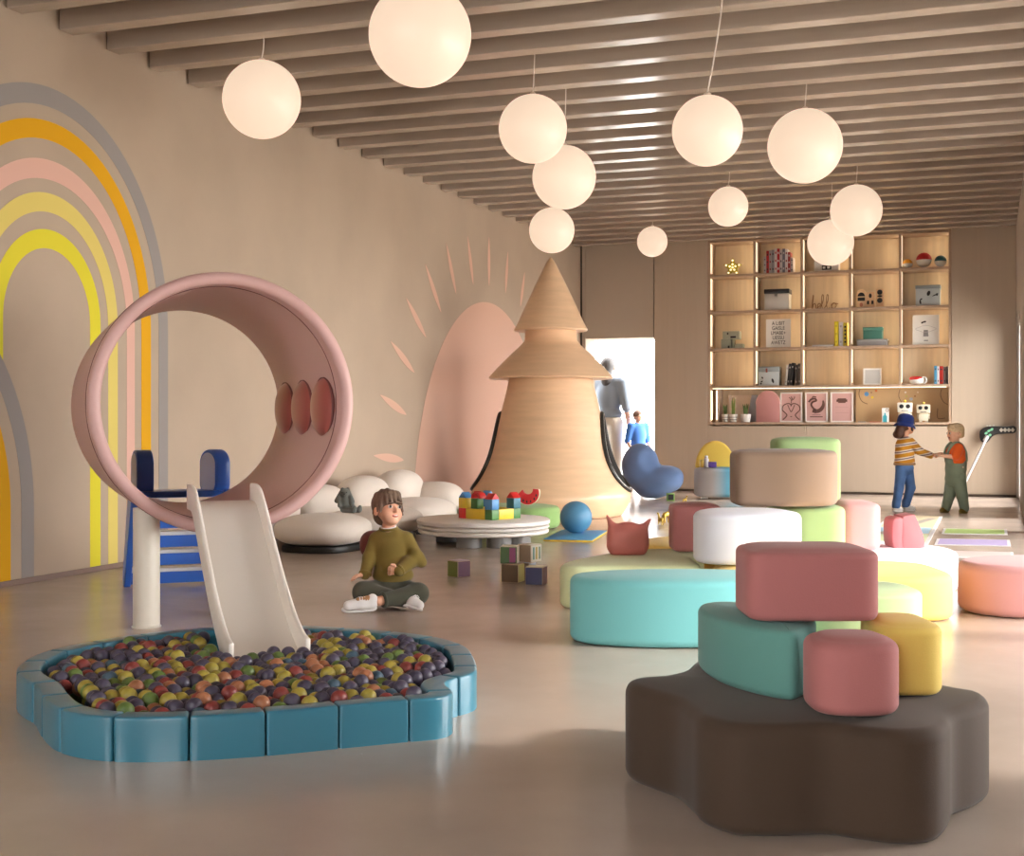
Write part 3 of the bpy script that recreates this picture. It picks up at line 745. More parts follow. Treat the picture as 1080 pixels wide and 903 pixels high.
# rose cushion with two pointed ears
cc = W(.685, 7.80)
CU = [ell((0,0,.095),(.118,.055,.10),.03), cap((-.07,0,.03),(.07,0,.03),.04,.04,.03), cap((-.075,0,.13),(-.122,0,.228),.034,.008,.03), cap((.075,0,.13),(.132,0,.208),.034,.008,.03), cap((-.08,0,.06),(-.08,0,.12),.042,.035,.03), cap((.08,0,.06),(.08,0,.12),.042,.035,.03)]
bm = organic(CU, .006)
for v in bm.verts: v.co.z = max(v.co.z, 0)
tag(obj('eared_cushion', bm, vinyl('ear_rose',(188,108,98),.5), None, (cc.x,cc.y,.2535), YAW), 'terracotta rose cushion with two pointed ears on the sage pouf', 'cushion')
# wedge toy on the white pouf
cc = W(2.475, 8.33)
WT = thing('wedge_toy', 'rose wedge shaped soft toy standing on the white oval pouf', 'soft toy', (cc.x,cc.y,.2515), YAW)
v_wed = vinyl('wedge_rose', (176,108,112), .5)
obj('body', slab(spline([(-.033,0,0),(.09,0,0),(.10,.015,0),(.095,.07,0),(.045,.195,0),(.03,.205,0),(-.025,.195,0),(-.033,.18,0)],4), -.10, .10, .02, XZ, 3), v_wed, WT)
obj('side_pad', slab(spline([(-.092,.0,0),(-.026,0,0),(-.022,.09,0),(-.03,.18,0),(-.075,.185,0),(-.10,.15,0)],4), -.10, .10, .02, XZ, 3), v_wed, WT)
obj('handle', cbox((.088,-.0,.10),(.02,.05,.02),.006), m_black, WT)

# ================================================================== WOODEN TOY BLOCKS ON THE FLOOR
def cube_mat(name, a, c_, e):
    return [plas('cube_'+n_, col, .35) for n_, col in ((name+'_a',a),(name+'_b',c_),(name+'_c',e))]
m_natural = mat('cube_maple_edge', (206,184,156), .45)
def toy_cube(px, py, z, s, rz, cols, label, d=None):
    """maple cube with inset coloured faces: front-left, front-right, top"""
    p = fl(px, py) if d is None else dep(px, py, d)
    t = thing('toy_cube', label, 'toy block', (p.x,p.y,z), YAW+rz, 'wooden toy cubes on the floor')
    obj('block', box((-s/2,-s/2,.0005),(s/2,s/2,s), .004), m_natural, t)
    g = s*.47
    ms = [plas('face_%d_%d_%d' % c_, c_, .3) for c_ in cols]
    obj('face', cbox((0,-s/2,s/2),(2*g,.003,2*g)), ms[0], t, smooth=False)
    obj('face', cbox((s/2,0,s/2),(.003,2*g,2*g)), ms[1], t, smooth=False)
    obj('face', cbox((0,0,s),(2*g,2*g,.003)), ms[2], t, smooth=False)
    obj('face', cbox((-s/2,0,s/2),(.003,2*g,2*g)), ms[1], t, smooth=False)
    return t
toy_cube(484,608,0,.108,math.radians(-48),((104,116,60),(116,84,104),(150,130,160)),'single purple and green toy cube lying alone left of the others')
p1 = W(.005, 8.50); 
A1 = toy_cube(540,613,0,.118,math.radians(-20),((112,92,72),(176,170,96),(170,150,120)),'brown and yellow toy cube, lower left of the small heap')
A2 = toy_cube(565,615,0,.115,math.radians(-16),((64,66,104),(112,82,88),(214,206,170)),'navy blue fronted toy cube, lower right of the small heap')
A3 = toy_cube(553,602,0,.112,math.radians(-25),((150,134,116),(208,216,226),(200,210,235)),'pale toy cube mostly hidden at the back of the heap')
A1.location = tuple(W(.006,8.56))+(0,); A2.location = tuple(W(.155,8.42))+(0,); A3.location = tuple(W(.085,8.70))+(0,)
C1 = toy_cube(536,598,.1185,.112,math.radians(-7),((72,100,48),(222,214,198),(226,220,206)),'green and purple fronted toy cube, upper left of the heap')
C1.location = tuple(W(-.015,8.575))+(.1195,)
obj('stripe', cbox((.025,-.0575,.056),(.04,.003,.095)), plas('face_plum',(140,60,100),.3), C1, smooth=False)
C2 = toy_cube(556,597,.115,.115,math.radians(-40),((164,142,122),(228,224,208),(232,226,214)),'white faced toy cube with striped picture, upper right of heap')
C2.location = tuple(W(.115,8.655))+(.1195,)
for k, c_ in enumerate(((90,150,140),(196,170,70),(120,150,120))): obj('stripe', cbox((.0592,-.03+.03*k,.06),(.003,.014,.08)), plas('stripe_%d' % k, c_, .4), C2, smooth=False)

# ================================================================== TOY CASTLE ON THE TABLE
cp = fl(519,549,.2155); CR = YAW+math.radians(47)
ex = Vector((math.cos(CR), math.sin(CR))); ey = Vector((-math.sin(CR), math.cos(CR)))
q_red, q_blue, q_yel, q_grn, q_tl = plas('block_red',(206,42,40),.4), plas('block_blue',(72,136,192),.4), plas('block_yellow',(232,196,52),.4), plas('block_green',(70,124,58),.4), plas('block_teal',(50,112,130),.4)
s = .086; ca, cb_ = .265, .31
cp2 = cp.xy+ex*s*.5+ey*s*.5
def castle(name, u, v, z, size, m, label, kind='cube', turn=0):
    p = cp2+ex*u+ey*v; sx_, sy_, sz_ = size; e = .0004
    if kind == 'cube': bm = box((-sx_/2+e,-sy_/2+e,.0005),(sx_/2-e,sy_/2-e,sz_), .003)
    elif kind == 'prism': bm = slab([(-sx_/2-.002,.0005),(sx_/2+.002,.0005),(0,sz_)], -sy_/2, sy_/2, .002, XZ)
    else:
        o_ = [(sx_/2*math.cos(PI*i/24), .0005+sz_*math.sin(PI*i/24)) for i in range(25)]; i_ = [(sx_*.3*math.cos(PI-PI*i/24), .0005+sz_*.6*math.sin(PI-PI*i/24)) for i in range(25)]
        bm = slab(o_+i_, -sy_/2, sy_/2, .002, XZ)
    return tag(obj(name, bm, m, None, (p.x,p.y,.2155+z), CR+turn), label, 'building block', 'castle building blocks')
B1, B2 = s, 2*s
castle('cube_block',0,0,0,(s,s,s),q_grn,'green cube block at the near bottom corner of the toy castle')
castle('cube_block',0,cb_,0,(s,s,s),q_red,'red cube block at the bottom left end of the toy castle')
castle('cube_block',ca,0,0,(s,s,s),q_grn,'green cube block at the bottom right end of the toy castle')
castle('cube_block',ca,cb_,0,(s,s,s),q_grn,'green cube block at the hidden back corner of the toy castle')
castle('long_block',0,cb_/2,0,(s,cb_-s-.002,s),q_yel,'long yellow block in the left front wall of the toy castle')
castle('long_block',ca/2,0,0,(ca-s-.002,s,s),q_yel,'long yellow block in the right front wall of the toy castle')
castle('long_block',ca,cb_/2,0,(s,cb_-s-.002,s),q_yel,'long yellow block in the back right wall of the toy castle')
castle('long_block',ca/2,cb_,0,(ca-s-.002,s,s),q_yel,'long yellow block in the back left wall of the toy castle')
castle('cube_block',0,0,B1,(s,s,s),q_blue,'blue cube block under the red roof at the near corner tower')
castle('cube_block',0,cb_,B1,(s,s,s),q_yel,'yellow cube block under the blue roof on the left tower')
castle('cube_block',ca,0,B1,(s,s,s),q_tl,'teal cube block under the red roof on the right tower')
castle('cube_block',ca,cb_,B1,(s,s,s),q_blue,'blue cube block under the roof of the back tower')
castle('pillar_block',0,cb_*.56,B1,(s*.9,s*.9,s*1.0),q_grn,'green pillar block under the red arch of the toy castle')
castle('arch_block',0,cb_*.5,B2+.001,(s*1.3,s*.9,s*.62),q_red,'red arch block on the green pillar of the toy castle','arch',math.radians(90))
castle('roof_block',0,0,B2+.001,(s,s,s*.58),q_red,'red gable roof block on the near corner tower of the castle','prism')
castle('roof_block',0,cb_,B2+.001,(s,s,s*.58),q_blue,'blue gable roof block on the left tower of the castle','prism',math.radians(90))
castle('roof_block',ca,0,B2+.001,(s,s,s*.58),q_red,'red gable roof block on the right tower of the castle','prism',math.radians(90))
castle('roof_block',ca,cb_,B2+.001,(s,s,s*.6),q_blue,'blue gable roof block on the back tower of the castle','prism')
castle('pillar_block',ca*.55,cb_,B1,(s*.7,s*.7,s),q_tl,'teal pillar block behind the red arch of the toy castle')
castle('roof_block',ca*.55,cb_,B2+.001,(s*1.1,s*.9,s*.6),q_red,'red gable roof block behind the red arch of the castle','prism')

# ================================================================== SMALL TOYS AROUND THE BACK
m_gold = mat('toy_gold', (176,146,66), .3, metal=.7)
def animal(px, py, d, h, label, rz=0, z=0):
    p = dep(px, py, d)
    o = organic([ell((0,0,h*.45),(h*.26,h*.13,h*.15),.01), cap((h*.18,0,h*.5),(h*.28,0,h*.85),h*.09,h*.06,.01), ell((h*.34,0,h*.9),(h*.12,h*.07,h*.08),.008)]+
                [cap((sx_*h*.18,sy_*h*.07,h*.4),(sx_*h*.19,sy_*h*.08,h*.035),h*.06,h*.045,.006) for sx_ in (-1,1) for sy_ in (-1,1)], h*.035)
    return tag(obj('animal_figure', o, m_gold, None, (p.x,p.y,z), YAW+rz), label, 'toy animal', 'gold toy animals')
animal(703,548,13.4,.20,'gold toy animal figure on the floor left of the rose block',.6)
animal(697,551,13.15,.13,'smaller gold toy animal figure on the floor beside the taller one',2.2)
animal(722,522,16.6,.10,'tiny gold toy animal on the floor before the grey drum chair',.3)
gp = dep(707,526,17.1)
toy_b = thing('toy_cube', 'small green toy cube on the floor by the blue chair', 'toy block', (gp.x,gp.y,0), YAW)
obj('block', box((-.05,-.05,.001),(.05,.05,.1),.006), plas('cube_green',(110,150,70)), toy_b); obj('face', cbox((0,-.05,.05),(.07,.004,.07)), m_black, toy_b)
bp_ = dep(738,500,17.45)
for dx, nm, m, sz, lb in ((-.085,'toy_block',m_gold,(.05,.06,.10),'gold toy block at the left rim of the grey drum chair'),(.05,'toy_block',plas('violet',(84,60,150)),(.10,.08,.075),'violet toy block on the rim of the grey drum chair')):
    q = W(-0,0)
    p = Vector((cy_.x,cy_.y))+Vector((CC,SS))*(-.15+dx)+fwd*(-.19 if dx > 0 else -.14)
    tag(obj(nm, box((-sz[0]/2,-sz[1]/2,0),(sz[0]/2,sz[1]/2,sz[2]),.006), m, None, (p.x,p.y,.4215), YAW), lb, 'toy block')
p = Vector((cy_.x,cy_.y))+Vector((CC,SS))*(-.165)+fwd*(-.08)
tag(obj('toy_peg', lathe([(.03,0),(.032,.005),(.032,.11),(.022,.12),(.022,.15),(.018,.155)],20), m_wtread, None, (p.x,p.y,.4215)), 'white toy peg standing on the grey drum chair rim', 'toy')

# ================================================================== FLOOR GAMES BY THE BACK CORNER
MTS = plas('mat_lime',(180,206,122),.6), plas('mat_lavender',(172,158,200),.6), plas('mat_blush',(212,184,180),.6), plas('mat_cream',(206,192,160),.6), plas('mat_sky',(176,206,222),.6), plas('mat_sage',(204,214,176),.6), mat('mat_stone',(160,150,140),.6)
def flatmat(name, pts, m, label, z=.008, white=True):
    c = sum((Vector(p) for p in pts), Vector((0,0)))/len(pts)
    t = thing(name, label, 'mat', (c.x,c.y,0), 0, 'floor game mats')
    q = [Vector(p)-c for p in pts]
    obj('edge', slab(q, .0008, z-.001, .002), m_wtread, t, smooth=False); obj('sheet', slab(inset(q,.035), z-.001, z, 0), m, t, smooth=False)
    return t, c
flatmat('floor_mat', [(-.41,12.75),(.16,12.82),(.16,13.38),(-.41,13.32)], MTS[0], 'pale lime strip mat on the floor, farthest of the three strips')
flatmat('floor_mat', [(-.43,11.6),(.17,11.66),(.17,12.25),(-.43,12.18)], MTS[1], 'lavender strip mat on the floor between lime and blush strips')
flatmat('floor_mat', [(-.45,10.55),(.18,10.6),(.18,11.12),(-.45,11.06)], MTS[2], 'blush strip mat on the floor behind the salmon pink pouf')
t, c = flatmat('floor_mat', [(-1.05,11.4),(-.48,11.5),(-.47,15.0),(-1.02,15.05)], MTS[3], 'long cream patterned mat on the floor in front of the girl')
for i, (y0, y1, m) in enumerate(((11.6,12.5,MTS[5]),(12.6,13.3,MTS[4]))):
    obj('patch', slab([(-1.0-c.x,y0-c.y),(-.52-c.x,y0+.06-c.y),(-.52-c.x,y1+.06-c.y),(-1.0-c.x,y1-c.y)], .008, .0088, 0), m, t, smooth=False)
obj('band', slab([(-.98-c.x,12.5-c.y),(-.9-c.x,12.45-c.y),(-.52-c.x,14.6-c.y),(-.6-c.x,14.65-c.y)], .0089, .0096, 0), MTS[6], t, smooth=False)

# wall toy: black curved body with a lattice band, and a white stick hanging from it
wt = wb(1050,455,19.10)
WTY = thing('wall_toy', 'black curved toy on the back wall corner with white slanting stick', 'toy', (wt.x,19.13,.0), 0)
def wxz(px, py): 
    p = wb(px, py, 19.1); return (p.x-wt.x, p.z)
body = [wxz(*p) for p in ((1033,460),(1034,454),(1040,450.5),(1048,449.5),(1060,450),(1070.5,449.5),(1070.5,456.5),(1060,457.5),(1051,458),(1046,461),(1042,466),(1038,467),(1034.5,465))]
obj('body', slab([(p.x,p.y) for p in spline([(a,b_,0) for a,b_ in body],4)], .005, .07, .008, XZ), m_black, WTY)
m_lat, m_mint = plas('lattice_bone',(196,190,176)), plas('mint',(126,196,156))
for k in range(4):
    x, z = wxz(1056+4*k, 453.6); obj('lattice_diamond', slab([(x-.027,z),(x,z+.03),(x+.027,z),(x,z-.03)], .07, .076, 0, XZ), m_lat, WTY, smooth=False)
for px, py in ((1040,457),(1043,454.5),(1046,453),(1041,461),(1044,459)):
    x, z = wxz(px, py); obj('mint_patch', slab(oval(x,z,.022,.016,.6), .07, .078, 0, XZ), m_mint, WTY, smooth=False)
a_, b2 = wxz(1041,461), wxz(1013,519)
obj('stick', tube([(a_[0],-.085,a_[1]),(b2[0],-.30,max(.02,b2[1]))], [.017,.017], 12), m_wtread, WTY)
obj('stick_collar', tube([(a_[0]+.005,-.083,a_[1]+.015),(a_[0]-.03,-.1,a_[1]-.05)], .027, 12), m_wtread, WTY)
for px in (1041,1044,1048): 
    x, z = wxz(px, 449.6); obj('crest_bead', ball(.012,12,(x,-.045,z+.008)), m_lat, WTY)
# ================================================================== SHELVING AND WHAT STANDS ON IT
m_oak = wood('oak_light', (180,155,132), (9,9,.6), var=.08, vscale=2, rough=.5)
m_oakb = wood('oak_back', (228,208,176), (9,9,.5), var=.07, vscale=2, rough=.5)
m_led = mat('led_strip_warm', (255,240,215), .5, emit=(255,231,194), estr=LED)
m_led_low = mat('led_strip_low', (255,240,215), .5, emit=(255,231,194), estr=4.0)
m_divglow = mat('divider_glow_soft', (255,240,215), .5, emit=(255,231,194), estr=1.0)
SX = [-3.859,-3.194,-2.521,-1.846,-1.166,-.504]; SZ = [3.66,3.153,2.622,2.08,1.528,1.0]
YS, YE = YB+.005, YB+.40
BS = thing('bookshelf', 'built-in light oak shelving wall with five columns of lit compartments', 'bookshelf', (-2.18,YB,.98), 0)
def bl_(lo, hi): return [(lo[0]+2.18,lo[1]-YB,lo[2]-.98),(hi[0]+2.18,hi[1]-YB,hi[2]-.98)]
def bpart(name, lo, hi, m, bev=.003, kind=None): 
    a, c = bl_(lo, hi); return obj(name, box(a, c, bev, 1), m, BS, smooth=False)
bpart('back_panel', (SX[0]-.02,YE,.96), (SX[-1]+.02,YE+.02,3.69), m_oakb)
for x in (SX[0], SX[-1]): bpart('side_panel', (x-.018,YS,.965), (x+.018,YE,3.685), m_oak)
for i in range(1, 5):
    for r in range(4): bpart('divider', (SX[i]-.017,YS+.004,SZ[r+1]+.018), (SX[i]+.017,YE,SZ[r]-.018), m_oak)
for z in SZ: bpart('shelf', (SX[0]+.018,YS,z-.018), (SX[-1]-.018,YE,z+.018), m_oak)
for i in range(5):
    for r in range(4):
        bpart('led_strip', (SX[i+1]-.0225,YS+.19,SZ[r+1]+.03), (SX[i+1]-.0185,YS+.23,SZ[r]-.03), m_led, 0)
for i in range(5):
    for r in range(4): bpart('led_strip', (SX[i]+.0185,YS+.03,SZ[r+1]+.05), (SX[i]+.0215,YS+.15,SZ[r]-.03), m_divglow, 0)  # glowing strips added so the divider sides look lit
bpart('led_strip', (SX[0]+.05,YS+.03,SZ[4]-.025), (SX[-1]-.05,YS+.04,SZ[4]-.0185), m_led_low, 0)
for x in (SX[0]+.021, SX[0]+.098): bpart('led_strip', (x,YS+.06,1.05), (x+.014,YS+.074,1.48), m_led_low, 0)
bpart('divider', (SX[0]+.112,YS+.05,1.018), (SX[0]+.130,YE,1.51), m_oak)

YI = YB+.17
def X(px, y=None): return wb(px, 400, YI if y is None else y).x
def RZ(r): return SZ[r]+.0185
m_paper = plas('paper_white',(240,238,232),.7); m_ink = mat('ink_black',(28,26,26),.6)
def cover(c): return plas('cover_%d_%d_%d' % c, c, .5)
def book(x, r, w, h, c, label, group, d=.2, lean=0, spine=None, z=None, y=YI, stripe=None):
    z = RZ(r) if z is None else z
    bm = NB(); add_box(bm, (-w/2,-d/2,0), (w/2,d/2,h), min(.004,w*.2), 2)
    t = obj('book', bm, cover(c), None, (x,y,z), 0, rot=(0,lean,0))
    t['label'] = label; t['category'] = 'book'; t['group'] = group
    pg = obj('pages', box((-w/2+.003,d/2-.004,.004),(w/2-.003,d/2+.001,h-.004)), m_paper, t, smooth=False)
    if stripe:
        for k in range(stripe[1]):
            zc = h*(.18+.64*k/max(1,stripe[1]-1)); obj('spine_mark', box((-w*.24,-d/2-.0015,zc-h*.04),(w*.24,-d/2+.001,zc+h*.04)), cover(stripe[0]), t, smooth=False)
    return t
# row 1
sxp = X(773); P = []
for i in range(10):
    a = PI/2+2*PI*i/10; q = .145 if i % 2 == 0 else .068; P.append((q*math.cos(a), .14+q*math.sin(a)))
ST = thing('star_lamp', 'yellow marquee star lamp with round bulbs in the top left compartment', 'lamp', (sxp,YI,RZ(1)), 0)
m_gst = mat('star_gold',(190,172,52),.4)
zmin = min(p[1] for p in P)
obj('star_body', slab([(x,z-zmin) for x, z in P], -.03, .03, .008, XZ), m_gst, ST)
m_bulb = mat('bulb_lit',(255,245,210),.4,emit=(255,238,180),estr=1.6)
for i in range(5):
    for q in (.10,.045):
        a = PI/2+2*PI*i/5; obj('bulb', ball(.014,12,(q*math.cos(a),-.036,.14-zmin+q*math.sin(a))), m_bulb, ST)
obj('bulb', ball(.014,12,(0,-.036,.14-zmin)), m_bulb, ST)
cols = [((196,190,190),(120,110,110),.25,'short pale grey'),((190,36,40),(60,40,40),.33,'bright red'),((178,172,172),(150,40,40),.335,'grey red-banded'),((150,146,150),(80,76,80),.34,'mid grey'),((222,216,214),(190,50,50),.36,'white red-marked'),((186,40,50),(230,220,220),.355,'red white-marked'),((206,200,200),(90,90,96),.34,'pale grey dark-marked'),((120,116,128),(210,200,200),.35,'slate'),((226,220,220),(150,60,60),.345,'tall white'),((170,60,60),(220,210,210),.30,'brick red'),((200,190,188),(90,80,90),.22,'shortest pale')]
x = X(806.5)
for c, s_, h, nm in cols:
    book(x+.0185, 1, .0365, h, c, f'{nm} patterned book in the upright row beside the star lamp', 'books on the top shelf', stripe=(s_,3)); x += .0385
xb = X(872.5)
wbx = thing('storage_box','white box with black label half hidden behind a globe lamp','box',(xb,YI,RZ(1)),0)
obj('body', box((-.17,-.12,0),(.17,.12,.30),.008), plas('box_white',(236,232,226),.5), wbx); obj('label_plate', box((-.06,-.124,.02),(.07,-.119,.085),.002), m_ink, wbx)
for dx in (-.03,.032): obj('label_mark', box((dx-.02,-.1255,.035),(dx+.018,-.1235,.068)), m_paper, wbx, smooth=False)
for px, r, c, lb in ((957.5,.066,(226,160,40),'smallest two-colour toy ball, yellow over white, on the top shelf'),(974.5,.105,(196,38,44),'largest two-colour toy ball, red over white, on the top shelf'),(992,.082,(36,104,122),'teal over white toy ball at the right end of the top shelf')):
    t = thing('toy_ball', lb, 'toy ball', (X(px),YI-.03,RZ(1)), 0, 'two-colour toy balls')
    obj('stand', lathe([(r*.42,0),(r*.45,.006),(r*.3,r*.2),(r*.34,r*.25)],24), plas('stand_grey',(150,146,140)), t)
    zc = r*1.08
    obj('upper_half', lathe([(r,zc+.001),(r*.97,zc+r*.24),(r*.87,zc+r*.5),(r*.66,zc+r*.75),(r*.34,zc+r*.94),(.002,zc+r)],32), cover(c), t)
    obj('lower_half', lathe([(.002,zc-r),(r*.34,zc-r*.94),(r*.66,zc-r*.75),(r*.87,zc-r*.5),(r*.97,zc-r*.24),(r,zc-.001)],32), m_paper, t)
# row 2
xb = X(820.5)
t = thing('storage_box','pale grey box with black lid in the second row','box',(xb,YI,RZ(2)),0)
obj('body', box((-.175,-.13,0),(.175,.13,.235),.006), plas('box_pale',(206,202,194),.5), t); obj('lid', box((-.182,-.137,.236),(.182,.137,.30),.008), plas('lid_black',(42,42,46),.4), t)
obj('catch', box((-.03,-.142,.195),(.01,-.13,.232),.003), plas('catch_grey',(150,148,144)), t)
# wire word
xa = X(857.5); m_wire = mat('word_wood',(150,112,74),.5)
HW = thing('word_sculpture','thin wooden script word hello standing in the centre compartment','decoration',(X(873.5),YI,RZ(2)),0)
def script(pts, x0):
    pts = spline([(x0+a*.1,0,.008+b*.1) for a, b in pts], 8, False); return tube(pts, .006, 8)
for nm, pts, x0 in (('letter_h',[(0,0),(.02,1),(.1,1.95),(.14,1.7),(.03,.6),(.0,.0),(.12,.6),(.3,.75),(.38,.4),(.4,.05),(.6,.1)],-.215),('letter_e',[(0,.1),(.3,.35),(.4,.65),(.22,.75),(.1,.4),(.2,.05),(.45,.1)],-.155),
                    ('letter_l',[(0,.1),(.3,1.0),(.36,1.8),(.26,2.0),(.18,1.5),(.2,.3),(.32,.0),(.5,.15)],-.11),('letter_l',[(0,.1),(.3,1.0),(.36,1.8),(.26,2.0),(.18,1.5),(.2,.3),(.32,.0),(.5,.15)],-.045),('letter_o',[(0,.1),(.15,.2),(.1,.5),(.35,.78),(.62,.45),(.4,.02),(.14,.25),(.3,.7),(.8,.62)],.03)):
    obj(nm, script([(a*1.35,b) for a, b in pts], x0*1.05), m_wire, HW)
# puzzle boards
m_map = mat('puzzle_maple',(226,190,150),.5)
for px, w, lb in ((908.5,.125,'arched'),(918,.12,'middle'),(928,.10,'narrow')):
    t = thing('shape_board', f'{lb} upright puzzle board with black shapes in the second row', 'toy', (X(px),YI,RZ(2)), 0, 'puzzle boards with black shapes')
    H = .265 if lb != 'middle' else .225
    o_ = [(-w/2,0),(w/2,0),(w/2,H-w*.5)]+[(w/2*math.cos(PI*i/12),H-w*.5+w/2*math.sin(PI*i/12)) for i in range(1,12)]+[(-w/2,H-w*.5)] if lb == 'arched' else [(-w/2,0),(w/2,0),(w/2,H),(-w/2,H)]
    obj('board', slab(o_, -.02, .02, .004, XZ), m_map, t)
    def mark(o2): obj('shape', slab(o2, .02, .027, .001, XZ), m_ink, t, smooth=False)
    if lb == 'arched':
        mark([(.05*math.cos(PI*i/12),.165+.055*math.sin(PI*i/12)) for i in range(13)]); mark([(-.05,.10),(.05,.10),(.05,.15),(-.05,.15)])
        obj('shape', slab(oval(0,.045,.022,.03), .02, .025, 0, XZ), plas('shape_terracotta',(196,120,90)), t, smooth=False)
    elif lb == 'middle':
        mark(oval(0,.17,.02,.032)); mark([(-.045,.05),(-.015,.05),(-.015,.10),(-.045,.10)]); mark([(.015,.05),(.045,.05),(.045,.10),(.015,.10)])
    else:
        mark(oval(0,.215,.036,.036)); mark(oval(0,.16,.034,.014)); mark(oval(0,.10,.036,.036))
def marks_box(px, r, w, h, lb, lidc=(150,160,162), bc=(186,194,194), lid_h=.05, pts=()):
    t = thing('storage_box', lb, 'box', (X(px),YI,RZ(r)), 0)
    obj('body', box((-w/2,-.12,0),(w/2,.12,h-lid_h),.006), cover(bc), t); obj('lid', box((-w/2-.006,-.126,h-lid_h+.001),(w/2+.006,.126,h),.006), cover(lidc), t)
    for x, z, a, b2, rt in pts: obj('print_mark', slab(oval(x,z,a,b2,rt,2,20), .1195, .1225, 0, XZ), m_ink, t, smooth=False)
    return t
marks_box(979,2,.325,.285,'grey lidded box with black leaf marks in the second row',pts=((.01,.17,.022,.036,-.3),(.10,.145,.045,.008,.4),(.12,.15,.012,.02,0),(-.1,.05,.012,.03,.2),(-.09,.09,.02,.01,.6)))
# row 3
t = thing('block_house','grey green stacked block house in the left compartment','toy',(X(773),YI,RZ(3)),0)
m_gg = plas('grey_green',(168,172,152),.6)
obj('base_block', box((-.16,-.08,0),(-.02,.08,.135),.006), m_gg, t); obj('upper_block', box((-.135,-.09,.136),(.11,.09,.25),.006), m_gg, t); obj('low_block', box((.04,-.08,0),(.16,.08,.065),.006), m_gg, t); obj('post', box((-.0,-.05,.0),(.03,.05,.134),.003), m_gg, t)
for lo, hi in (((-.06,-.083,0),(-.035,-.079,.04)),((-.02,-.093,.15),(.06,-.089,.178)),((-.07,-.093,.2),(-.05,-.089,.23))): obj('opening_mark', box(lo,hi), m_ink, t, smooth=False)
def panel_art(px, r, w, h, lb, name='art_print', cat='picture', y=YI+.03, frame=None, fc=(238,236,230), bg=(242,240,234), tilt=0):
    t = thing(name, lb, cat, (X(px,y),y,RZ(r)), 0)
    if frame:
        f = frame; fb = NB()
        for lo, hi in (((-w/2,0),(-w/2+f,h)),((w/2-f,0),(w/2,h)),((-w/2+f,0),(w/2-f,f)),((-w/2+f,h-f),(w/2-f,h))): add_box(fb, (lo[0],-.015,lo[1]), (hi[0],.015,hi[1]))
        obj('surround', fb, cover(fc), t, smooth=False); obj('sheet', box((-w/2+f,-.005,f),(w/2-f,.012,h-f)), cover(bg), t, smooth=False)
    else: obj('sheet', box((-w/2,-.012,0),(w/2,.012,h),.002), cover(bg), t, smooth=False)
    return t
t = panel_art(821,3,.355,.415,'white letter print leaning in the third row',y=YI)
for k, line in enumerate(('A L:BIT','GAISLE','LMABE+','UESSU','AWETZ')):
    me = letters(line, .075); o = obj('lettering', me, m_ink, t, (0,-.0135,.33-.07*k), smooth=False); o.scale = (.8,1,1)
book(X(868.5),3,.30,.028,(236,234,230),'white book lying flat in the third row','books in the third row',d=.2)
for k, (c, s_, n_, h, lb) in enumerate((((232,212,40),(200,180,30),3,.355,'bright yellow book standing in the third row'),((226,222,224),(180,170,170),2,.345,'white book standing between two yellow ones'),((222,204,60),(30,28,26),5,.335,'yellow book with black spots beside the divider'))):
    book(X(882.8)+.062*k,3,.055,h,c,lb,'books in the third row',stripe=(s_,n_))
t = thing('storage_box','flat grey box under the teal box in the third row','box',(X(920.5),YI,RZ(3)),0)
obj('body', box((-.205,-.13,0),(.205,.13,.06),.004), cover((150,148,146)), t); obj('lid', box((-.21,-.134,.061),(.21,.134,.09),.004), cover((164,162,160)), t)
t = thing('storage_box','teal green box on top of the flat grey box','box',(X(921),YI,RZ(3)+.091),0)
obj('body', box((-.13,-.11,0),(.13,.11,.125),.004), cover((70,126,112)), t); obj('lid', box((-.135,-.114,.126),(.135,.114,.17),.005), cover((80,138,122)), t)
t = panel_art(976.5,3,.355,.42,'white print with small grey figure drawing at the right end',y=YI)
obj('bow_mark', join(slab(oval(-.045,.315,.02,.011,.5), .012,.0145,0,XZ), slab(oval(-.015,.325,.02,.011,.2), .012,.0145,0,XZ)), m_ink, t, smooth=False)
m_gl = cover((190,188,186))
obj('outline_mark', tube([(x_*.12,-.0135,.225+.045*y_) for x_, y_ in [(math.cos(a)*(1+.15*math.cos(4*a)),math.sin(a)) for a in [2*PI*i/40 for i in range(40)]]], .003, 6, True), m_gl, t)
obj('body_mark', slab([(-.035,.12),(.035,.12),(.028,.21),(-.028,.21)], .012, .0145, 0, XZ), cover((140,138,138)), t, smooth=False)
obj('caption_mark', box((-.025,-.0145,.055),(.03,-.012,.07)), cover((150,150,150)), t, smooth=False)
# row 4
t = marks_box(812,4,.29,.275,'grey lidded box with black marks beside the leaning books',lid_h=.075,pts=((.06,.07,.016,.034,.3),(-.10,.06,.02,.008,.5),(-.09,.115,.01,.016,.4),(-.11,.03,.012,.012,0)))
obj('tag', box((-.04,-.13,.19),(-.015,-.125,.25)), cover((150,80,70)), t, smooth=False)
x = -2.773
for c, w, h, ln, lb in (((226,222,216),.030,.30,.10,'white book leaning in the fourth row'),((58,58,58),.036,.315,.10,'charcoal book leaning beside the white one'),((30,30,32),.036,.325,.10,'black book in the leaning fourth row'),((86,80,76),.04,.30,0,'taupe book standing in the fourth row'),((112,104,98),.04,.315,0,'grey brown book against the divider in fourth row')):
    book(x+w/2, 4, w, h, c, lb, 'books in the fourth row', lean=ln, stripe=((180,174,168),2), z=RZ(4)+.5*w*math.sin(ln)); x += w/math.cos(ln)+.003+(.034 if 'black book' in lb else 0)
t = panel_art(920,4,.245,.235,'small white framed square picture in the fourth row',frame=.022,bg=(206,204,200),y=YI)
t = thing('toy_cup','red and white toy cup on the fourth row','toy',(X(968),YI-.04,RZ(4)),0)
